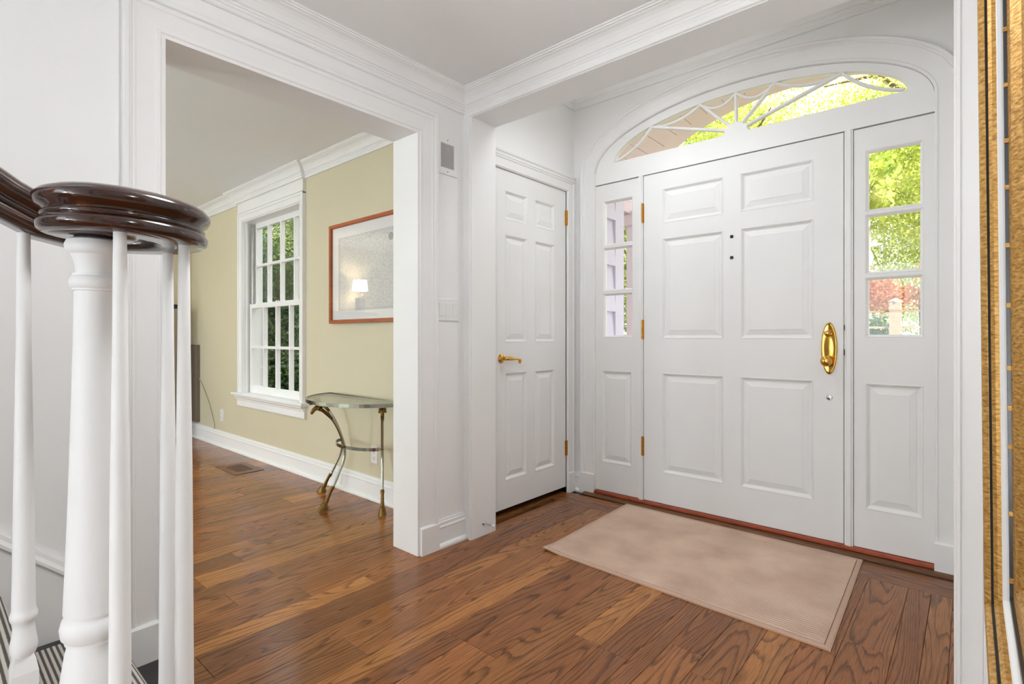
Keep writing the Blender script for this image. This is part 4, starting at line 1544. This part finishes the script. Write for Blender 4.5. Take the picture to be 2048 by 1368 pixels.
# ------------------------------------------------------------------ outlets, floor vent, taupe strip and cord
def outlet(xc, zc, blank, label):
    t = thing('wall_outlet', (xc, YW, zc - 0.06), label, 'outlet')
    b = MB()
    w, h = 0.035, 0.0575
    r = lambda i, d: [(xc - w + i, YW - d, zc - h + i), (xc + w - i, YW - d, zc - h + i), (xc + w - i, YW - d, zc + h - i), (xc - w + i, YW - d, zc + h - i)]
    b.rings([r(0, 0), r(0, 0.003), r(0.003, 0.0055)])
    b.build('plate', 'plastic', t)
    for s_ in (-1, 1):
        c = zc + s_ * 0.0195
        b = MB()
        b.lathe((xc, YW - 0.0055, c), [(0.017, 0), (0.017, -0.0015), (0.016, -0.002), (0.0005, -0.002)], 20, 'Y')
        f = b.build('socket', 'plastic', t)
        b = MB()
        b.box(xc - 0.008, xc - 0.0055, YW - 0.0078, YW - 0.007, c - 0.002, c + 0.007)
        b.box(xc + 0.0055, xc + 0.008, YW - 0.0078, YW - 0.007, c - 0.002, c + 0.006)
        b.lathe((xc, YW - 0.0074, c - 0.008), [(0.003, 0), (0.003, -0.0005), (0.0003, -0.0005)], 8, 'Y')
        b.build('slot', 'dark', f)


outlet(-2.925, 0.290, False, 'white duplex wall outlet behind the console table leg')
outlet(-5.47, 0.298, True, 'white wall outlet between the window and the taupe strip')

fv = thing('floor_vent', (-4.43, 1.74, 0), 'slatted wooden floor vent in the living room planks', 'vent')
FX0, FX1, FY0, FY1 = -4.63, -4.23, 1.63, 1.85
slab(lambda u, v, w: (FX0 + u, FY0 + v, 0.003 + w), FX1 - FX0, FY1 - FY0, 0.0028, [(0.075, 0.045, 0.325, 0.175)], 'frame', 'saddle', fv)
b = MB()
b.quad((FX0 + 0.075, FY0 + 0.045, 0.0006), (FX0 + 0.325, FY0 + 0.045, 0.0006), (FX0 + 0.325, FY0 + 0.175, 0.0006), (FX0 + 0.075, FY0 + 0.175, 0.0006))
b.build('backing', 'dark', fv)
for k in range(10):
    x = FX0 + 0.078 + k * 0.0250
    b = MB()
    b.box(x, x + 0.014, FY0 + 0.045, FY0 + 0.175, 0.0007, 0.003)
    b.build('slat', 'saddle', fv)

tp = thing('wall_strip', (-6.18, YW, 0.17), 'flat taupe strip low on the cream wall beside the balusters', 'panel')
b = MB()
b.box(XE + 0.005, -6.06, YW - 0.028, YW, 0.17, 0.975)  # thin taupe slab forming a brown strip above the baseboard
b.build('strip_board', 'taupe', tp)
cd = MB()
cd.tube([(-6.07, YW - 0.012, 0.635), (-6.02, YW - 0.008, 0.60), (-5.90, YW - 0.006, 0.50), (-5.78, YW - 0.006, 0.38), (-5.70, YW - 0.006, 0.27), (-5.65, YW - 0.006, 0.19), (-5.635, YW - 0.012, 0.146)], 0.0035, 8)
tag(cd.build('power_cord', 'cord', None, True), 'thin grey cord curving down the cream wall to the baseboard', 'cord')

# fireplace
fp = thing('fireplace', (XE, 0.9, 0), 'brown marble fireplace with black mantel shelf at the end of the living room', 'fireplace')
b = MB()
b.box(XE, XE + 0.20, -0.08, 0.45, 0.0, 1.345)
b.box(XE, XE + 0.20, 1.38, 1.72, 0.0, 1.345)
b.box(XE, XE + 0.20, 0.45, 1.38, 0.78, 1.345)
b.build('surround', 'marble', fp)
b = MB()
b.box(XE, XE + 0.27, -0.20, 1.78, 1.345, 1.385)
b.build('mantel_shelf', 'stone', fp)
b = MB()
b.box(XE + 0.2, XE + 0.206, -0.08, 1.72, 0.70, 0.73)
b.build('inlay_band', 'paper', fp)
b = MB()
b.box(XE, XE + 0.02, 0.45, 1.38, 0.0, 0.78)
b.build('firebox', 'dark', fp)
b = MB()
b.box(XE, XE + 0.62, 0.05, 1.78, 0.0, 0.028)
b.build('hearth', 'stone', fp)

# lamp on the mantel (seen reflected in the map's glass)
tl = thing('table_lamp', (XE + 0.14, -0.02, 1.385), 'lit mantel lamp reflected in the glass of the framed map', 'lamp')
lx, ly = XE + 0.14, -0.02
b = MB()
b.box(lx - 0.055, lx + 0.055, ly - 0.055, ly + 0.055, 1.385, 1.40)
b.box(lx - 0.045, lx + 0.045, ly - 0.045, ly + 0.045, 1.40, 1.565)
b.box(lx - 0.05, lx + 0.05, ly - 0.05, ly + 0.05, 1.565, 1.578)
b.build('base', 'marble', tl)
b = MB()
b.tube([(lx, ly, 1.578), (lx, ly, 1.70)], 0.006, 10)
b.build('pole', 'brass', tl)
b = MB()
rings = [[(lx + s_ * cx_, ly + s_ * cy_, z) for cx_, cy_ in ((-1, -1), (1, -1), (1, 1), (-1, 1))] for s_, z in ((0.078, 1.672), (0.064, 1.822))]
b.rings(rings, True, False, False)
b.build('shade', 'litshade', tl)
pl = bpy.data.lights.new('mantel_lamp_bulb', 'POINT')
pl.energy = 9
pl.color = (1, 0.86, 0.66)
pl.shadow_soft_size = 0.04
po = bpy.data.objects.new('mantel_lamp_bulb', pl)
COL.objects.link(po)
po.location = (lx, ly, 1.76)

# living-room rug
rg = thing('area_rug', (-4.2, -0.4, 0), 'charcoal rug on the living room floor behind the balusters', 'rug')
b = MB()
b.box(-5.6, -2.55, -1.0, 0.62, 0.0005, 0.009)
b.build('rug_pile', 'rug', rg)


# ceiling fixtures
def flush_light(name, x, y, z, power, label, r=0.15, omni=0, drop=0.0, upl=0):
    t = thing(name, (x, y, z), label, 'lamp')
    b = MB()
    b.lathe((x, y, z), [(r * 0.5, 0), (r * 0.5, -0.012), (r * 0.42, -0.02)], 32)
    b.build('canopy', 'brass', t, True, 40)
    if drop:
        b = MB()
        b.tube([(x, y, z - 0.015), (x, y, z - drop - 0.03)], 0.006, 10)
        b.build('rod', 'brass', t, True)
        z -= drop
    b = MB()
    b.lathe((x, y, z - 0.02), [(r * 0.42, 0.0), (r, -0.015), (r * 0.96, -0.045), (r * 0.7, -0.075), (r * 0.3, -0.09), (0.001, -0.093)], 32)
    b.build('glass_bowl', 'bulbglass', t, True)
    d = bpy.data.lights.new(name + '_bulb', 'AREA')
    d.shape = 'DISK'
    d.size = 2 * r
    d.energy = power
    d.color = (0.88, 0.945, 1.0)
    o = bpy.data.objects.new(name + '_bulb', d)
    COL.objects.link(o)
    o.location = (x, y, z - 0.125)
    if omni:
        d2_ = bpy.data.lights.new(name + '_glow', 'POINT')
        d2_.energy = omni
        d2_.color = (0.92, 0.96, 1.0)
        d2_.shadow_soft_size = 0.09
        o2 = bpy.data.objects.new(name + '_glow', d2_)
        COL.objects.link(o2)
        o2.location = (x, y, z - 0.24)
    if upl:  # extra fill light above the bowl, added to brighten the ceiling
        d3_ = bpy.data.lights.new(name + '_uplight', 'POINT')
        d3_.energy = upl
        d3_.color = (0.92, 0.96, 1.0)
        d3_.shadow_soft_size = 0.05
        o3 = bpy.data.objects.new(name + '_uplight', d3_)
        COL.objects.link(o3)
        o3.location = (x + 0.02, y + 0.02, z + 0.06)


flush_light('pendant_light', -1.25, 2.26, ZV, 2.0, 'frosted bowl pendant light in the vestibule', 0.13, 0.45, 0.16)
flush_light('pendant_light', -0.72, 0.62, ZH, 1.5, 'frosted bowl pendant light in the middle of the hall', 0.15, 4.9, 0.34, 1.8)
flush_light('fill_ceiling_light', -4.3, -0.6, ZLV, 6, 'frosted bowl light added for fill on the living room ceiling, unseen', 0.15)  # unseen fixture added to brighten the living room



def fill_globe(x, y, z, strength, label, r=0.12, col=(0.89, 0.95, 1.0, 1)):  # glowing globe on a stand, added out of view to even out the light
    t = thing('fill_globe', (x, y, 0), label, 'lamp')
    b = MB()
    b.lathe((x, y, 0), [(0.13, 0.001), (0.13, 0.014), (0.11, 0.022), (0.02, 0.03), (0.001, 0.03)], 28)
    b.build('base', 'brass', t, True, 40)
    b = MB()
    b.tube([(x, y, 0.02), (x, y, z - r)], 0.009, 12)
    b.build('pole', 'brass', t, True)
    b = MB()
    b.lathe((x, y, z), [(0.001 + r * math.sin(PI * k / 14), -r * math.cos(PI * k / 14)) for k in range(15)], 28)
    b.build('glow_globe', emit_mat('lit_globe_glass', col, strength), t, True)


fill_globe(-0.22, -1.35, 0.62, 3.5, 'fill globe added in the hall behind the camera')
fill_globe(-0.25, -2.6, 0.62, 46, 'fill globe added at the back of the hall, out of view')
fill_globe(-3.3, -2.3, 0.70, 40, 'fill globe added in the living room beside the hall wall, out of view', col=(0.80, 0.92, 1.0, 1))
fill_globe(-5.9, -1.6, 0.70, 34, 'fill globe added in the living room beyond the fireplace, out of view', col=(0.80, 0.92, 1.0, 1))

# ------------------------------------------------------------------ gilt mirror on the right wall
gm = thing('gilt_mirror', (XR, 0.5, 0.83), 'tall gilded mirror frame close to the camera', 'mirror')
MY0, MY1, MZ0, MZ1 = -0.55, 0.60, 0.829, 2.05     # inner lip rectangle (front lip)
# profile: a = outward from the opening, d = protrusion measured from the wall (XR - X)
lipd = XR - 0.0068
GP_A = [(0.075, 0.0), (0.075, 0.050), (0.060, lipd - 0.012), (0.040, lipd - 0.004), (0.010, lipd - 0.002), (0.0005, lipd), (-0.0025, lipd - 0.0008), (-0.004, lipd - 0.0040), (-0.004, 0.0)]
GP_B = [(-0.0035, 0.0), (-0.0035, lipd - 0.0044), (-0.0045, lipd - 0.0044), (-0.0045, 0.0)]
GP_C = [(-0.0044, 0.0), (-0.0044, lipd - 0.0060), (-0.0075, lipd - 0.0062), (-0.0095, lipd - 0.0085), (-0.0095, 0.0)]
GP_D = [(-0.0094, 0.0), (-0.0094, lipd - 0.0112), (-0.0125, lipd - 0.0118), (-0.0130, lipd - 0.0140), (-0.0130, 0.0)]
GP_E = [(-0.0129, 0.0), (-0.0129, lipd - 0.0152), (-0.0170, lipd - 0.0154), (-0.0170, 0.0)]
GP_F = [(-0.0169, 0.0), (-0.0169, lipd - 0.0175), (-0.0260, lipd - 0.0190), (-0.0340, lipd - 0.0250), (-0.0400, lipd - 0.0270), (-0.0400, 0.0)]
lean = lambda z: -(z - 1.09) * 0.0085
fmG = lambda u, v, d: (XR - d + lean(v), u, v)
mpath = [(MY0, MZ0), (MY0, MZ1), (MY1, MZ1), (MY1, MZ0)]
for prof, nm, mt_ in ((GP_A, 'outer_moulding', 'gilt'), (GP_B, 'dark_groove', 'dark'), (GP_C, 'inner_moulding', 'gilt'), (GP_D, 'pale_fillet', 'paper'), (GP_E, 'dark_band', 'black'), (GP_F, 'sight_moulding', 'gilt')):
    b = MB()
    b.sweep(mpath, prof, fmG, closed_path=True)
    b.build(nm, mt_, gm)
rq = random.Random(2)
z = MZ0 + 0.03
while z < MZ1 - 0.05:
    b = MB()
    for v0, v1 in ((z, z + 0.0035),):
        b.rings([[fmG(MY1 - 0.0165, v, lipd - 0.0150), fmG(MY1 - 0.0182, v, lipd - 0.0154), fmG(MY1 - 0.0182, v, lipd - 0.0178), fmG(MY1 - 0.0165, v, lipd - 0.0178)] for v in (v0, v1)])
    b.build('bead', 'gilt', gm)
    z += rq.uniform(0.03, 0.055)
b = MB()
b.rings([[fmG(u, v, d) for u, v in ((MY0 + 0.038, MZ0 + 0.038), (MY1 - 0.038, MZ0 + 0.038), (MY1 - 0.038, MZ1 - 0.038), (MY0 + 0.038, MZ1 - 0.038))] for d in (0.004, 0.040)])
b.build('mirror_glass', 'mirror', gm)

# ------------------------------------------------------------------ outside: porch
GZ0 = -0.30
structure('ground', MB().box(-40, 25, 2.2, 60, GZ0 - 0.2, GZ0), 'lawn', 'sunlit lawn outside the front door', 'lawn')
structure('porch_floor', MB().box(-2.6, 0.7, YD + 0.14, 4.4, GZ0, -0.06), 'concrete', 'stone porch slab outside the front door', 'porch')
pv = thing('porch_ceiling', (-0.95, 3.7, 2.12), 'pale vaulted board porch ceiling seen through the fanlight', 'porch ceiling', kind='structure')
VX, VA, VB, VZ = -0.95, 1.25, 0.75, 2.12
NBR = 26
for k in range(NBR):
    a0 = PI * k / NBR + 0.0012
    a1 = PI * (k + 1) / NBR - 0.0012
    pt = lambda a, e: (VX - (VA + e) * math.cos(a), VZ + (VB + e) * math.sin(a))
    b = MB()
    ring = lambda y: [(pt(a0, 0)[0], y, pt(a0, 0)[1]), (pt(a1, 0)[0], y, pt(a1, 0)[1]), (pt(a1, 0.02)[0], y, pt(a1, 0.02)[1]), (pt(a0, 0.02)[0], y, pt(a0, 0.02)[1])]
    b.rings([ring(YD + 0.14), ring(4.08)])
    b.build('board', 'porch', pv)
b = MB()
rings = []
for i in range(41):
    a = PI * i / 40
    c_, s_ = math.cos(a), math.sin(a)
    rings.append([(VX - VA * c_, 4.06, VZ + VB * s_), (VX - VA * c_, 4.22, VZ + VB * s_), (VX - (VA + 0.30) * c_, 4.22, VZ + (VB + 0.30) * s_), (VX - (VA + 0.30) * c_, 4.06, VZ + (VB + 0.30) * s_)])
b.rings(rings)
b.build('front_arch', 'porch', pv)
b = MB()
rings = []
for i in range(41):
    a = PI * i / 40
    c_, s_ = math.cos(a), math.sin(a)
    rings.append([(VX - (VA + 0.022) * c_, YD + 0.145, VZ + (VB + 0.022) * s_), (VX - (VA + 0.022) * c_, 4.1, VZ + (VB + 0.022) * s_), (VX - (VA + 0.08) * c_, 4.1, VZ + (VB + 0.08) * s_), (VX - (VA + 0.08) * c_, YD + 0.145, VZ + (VB + 0.08) * s_)])
b.rings(rings)
b.build('roof_shell', 'porch', pv)


def column(x, y, label):
    t = thing('porch_column', (x, y, -0.06), label, 'column')
    b = MB()
    b.box(x - 0.10, x + 0.10, y - 0.10, y + 0.10, 0.06, 2.02)
    b.build('shaft', 'porch', t)
    b = MB()
    b.box(x - 0.125, x + 0.125, y - 0.125, y + 0.125, -0.06, 0.06)
    b.build('base', 'porch', t)
    b = MB()
    b.box(x - 0.13, x + 0.13, y - 0.13, y + 0.13, 2.02, 2.14)
    b.build('capital', 'porch', t)


column(-2.154, 4.20, 'pale porch column seen through the sidelight beside the closet')
column(0.34, 4.20, 'pale porch column on the lock side of the porch')
# siding wall beside the porch
sdw = thing('wall_siding', (-2.2, 3.5, GZ0), 'pale lapped siding seen through the closet-side sidelight', 'siding', kind='structure')
zz_ = -0.20
while zz_ < 2.6:
    b = MB()
    b.rings([[(-2.20, y, zz_), (-2.135, y, zz_), (-2.165, y, zz_ + 0.375), (-2.20, y, zz_ + 0.375)] for y in (YD + 0.10, 3.72)])
    b.build('clapboard', 'siding', sdw)
    zz_ += 0.365
b = MB()
b.box(-2.26, -2.14, 3.715, 3.85, GZ0, 2.8)
b.build('corner_board', 'siding', sdw)
b = MB()
b.box(-2.30, -2.19, YD + 0.10, 3.72, GZ0, 2.8)
b.build('sheathing', 'siding', sdw)
# exterior roof slab so that no sun falls into the rooms from above
structure('sun_block', MB().box(-6.8, 0.4, -4.0, 3.15, 5.05, 5.15), 'black', 'flat roof slab over the house, unseen, added to keep the sun out', 'sun_block')


# ------------------------------------------------------------------ outside: trees, shrubs, fence
def leaf_mesh(name, pts, size, mat, rng):
    n = len(pts)
    a = rng.normal(size=(n, 3)); a /= np.linalg.norm(a, axis=1)[:, None]
    c = rng.normal(size=(n, 3)); c -= a * (a * c).sum(1)[:, None]; c /= np.linalg.norm(c, axis=1)[:, None]
    s_ = size * rng.uniform(0.6, 1.3, n)[:, None]
    v = np.empty((n, 4, 3))
    v[:, 0] = pts - a * s_
    v[:, 1] = pts + c * s_ * 0.5
    v[:, 2] = pts + a * s_
    v[:, 3] = pts - c * s_ * 0.5
    me = bpy.data.meshes.new(name)
    me.vertices.add(4 * n)
    me.vertices.foreach_set('co', v.reshape(-1))
    me.loops.add(4 * n)
    me.loops.foreach_set('vertex_index', np.arange(4 * n, dtype=np.int32))
    me.polygons.add(n)
    me.polygons.foreach_set('loop_start', np.arange(0, 4 * n, 4, dtype=np.int32))
    me.update(calc_edges=True)
    me.materials.append(M[mat])
    o = bpy.data.objects.new(name, me)
    COL.objects.link(o)
    return o


def crown_pts(c, rx, ry, rz, n, rng, clumps=26, k=0.3):
    cc = rng.normal(size=(clumps, 3))
    cc /= np.linalg.norm(cc, axis=1)[:, None]
    cc *= rng.uniform(0.35, 0.95, clumps)[:, None]
    idx = rng.integers(0, clumps, n)
    p = cc[idx] + rng.normal(size=(n, 3)) * k * 0.62
    return np.array(c) + p * np.array([rx, ry, rz])


def tree(name, x, y, h, rx, rz, zc, n, size, leaf, bark, label, seed, group='garden trees', trunk=0.12, lean_=0.0):
    rng = np.random.default_rng(seed)
    t = thing(name, (x, y, GZ0), label, 'tree' if 'tree' in name else 'shrub', group)
    b = MB()
    top = zc + rz * 0.5
    pts = [(x + lean_ * k_ * k_ * 0.1 + 0.05 * math.sin(k_ * 2.1 + seed), y, GZ0 + (top - GZ0) * k_ / 6) for k_ in range(7)]
    b.tube(pts, [trunk * (1 - 0.12 * k_) for k_ in range(7)], 8)
    for k_ in range(7):
        a = k_ * 2.4 + seed
        z0 = zc - rz * 0.55 + rz * 0.14 * k_
        p0 = Vector((x, y, z0))
        e = p0 + Vector((math.cos(a) * rx * 0.75, math.sin(a) * rx * 0.75, rz * 0.35))
        m_ = (p0 + e) / 2 + Vector((0, 0, rz * 0.12))
        b.tube([p0, m_, e], [trunk * 0.4, trunk * 0.28, trunk * 0.1], 6)
    b.build('trunk', bark, t, True)
    f = leaf_mesh('foliage', crown_pts((x, y, zc), rx, rx, rz, n, rng), size, leaf, rng)
    attach(f, t)
    f['kind'] = 'stuff'
    return t


tree('maple_tree', -0.5, 10.8, 6, 2.2, 2.6, 4.1, 80000, 0.030, 'leaf_bright', 'bark', 'bright yellow-green tree filling the upper panes of the lock-side sidelight', 1)
tree('maple_tree', -4.4, 14.2, 7, 2.4, 2.8, 5.2, 50000, 0.040, 'leaf_bright', 'bark', 'yellow-green tree seen through the middle of the fanlight', 2)
tree('garden_tree', -5.6, 9.6, 5.5, 1.9, 2.4, 3.0, 26000, 0.045, 'leaf_mid', 'bark', 'green tree between the siding and the porch column', 4)
tree('garden_tree', -9.4, 16.0, 8, 2.6, 3.2, 5.4, 9000, 0.10, 'leaf_mid', 'bark', 'tall green tree far beyond the porch', 5)
tree('garden_tree', -2.2, 21.5, 9, 4.0, 4.0, 4.2, 36000, 0.06, 'leaf_mid', 'birch', 'pale trunked tree behind the pale fence', 6, trunk=0.08)
tree('garden_tree', -1.02, 8.3, 4, 0.35, 0.5, 3.0, 700, 0.06, 'leaf_bright', 'birch', 'slender pale sapling just behind the pale fence post', 11, trunk=0.022)
tree('copper_shrub', -1.15, 9.3, 2.2, 0.75, 0.34, 1.75, 7000, 0.032, 'leaf_red', 'birch', 'copper-leaved shrub above the pale fence', 7, 'garden shrubs', 0.03)
tree('copper_shrub', -0.2, 8.6, 2.2, 0.3, 0.22, 1.95, 3500, 0.03, 'leaf_red', 'birch', 'smaller copper-leaved shrub farther along the pale fence', 12, 'garden shrubs', 0.03)
tree('round_shrub', -1.9, 14.6, 1.6, 0.9, 0.65, 0.85, 4500, 0.06, 'leaf_dark', 'bark', 'dark round shrub low behind the pale fence', 8, 'garden shrubs', 0.05)
tree('round_shrub', 0.4, 15.2, 1.6, 0.9, 0.6, 0.6, 4500, 0.06, 'leaf_mid', 'bark', 'green round shrub low behind the pale fence', 9, 'garden shrubs', 0.05)
# evergreens outside the living-room window
k = 0
for (x, y, h, rx, rz, zc, lf, lab) in ((-8.6, 4.1, 3.4, 0.95, 1.5, 1.1, 'leaf_dark', 'dark evergreen filling the lower panes of the living room window'),
                                       (-9.9, 4.7, 4.5, 1.0, 1.8, 1.9, 'leaf_dark', 'evergreen filling the left-hand panes of the living room window'),
                                       (-9.2, 5.2, 5.0, 1.2, 1.2, 3.2, 'leaf_mid', 'lighter green tree in the upper panes of the living room window'),
                                       (-7.7, 4.4, 3.4, 0.8, 1.7, 1.3, 'leaf_dark', 'evergreen at the casing edge of the living room window'),
                                       (-11.6, 5.6, 5.0, 1.4, 2.4, 2.3, 'leaf_dark', 'evergreen standing farthest from the living room window')):
    tree('evergreen_tree', x, y, h, rx, rz, zc, 24000, 0.035, lf, 'bark', lab, 20 + k, 'trees outside the living room window', 0.06)
    k += 1

fn = thing('fence', (-0.7, 7.6, GZ0), 'pale wooden post and rail fence beyond the lock-side sidelight', 'fence')
for x in (-3.4, -2.03, -0.66, 0.71):
    b = MB()
    b.box(x - 0.055, x + 0.055, 7.55, 7.66, GZ0, 1.46)
    p_ = b.build('post', 'fencewood', fn)
    b = MB()
    b.lathe((x, 7.605, 1.46), [(0.075, 0), (0.075, 0.015), (0.02, 0.05), (0.001, 0.055)], 4)
    b.build('post_cap', 'fencewood', p_)
for z in (1.36, 1.17, 0.5):
    b = MB()
    b.box(-3.4, 0.71, 7.59, 7.62, z - 0.012, z + 0.012)
    b.build('rail', 'fencewood', fn)
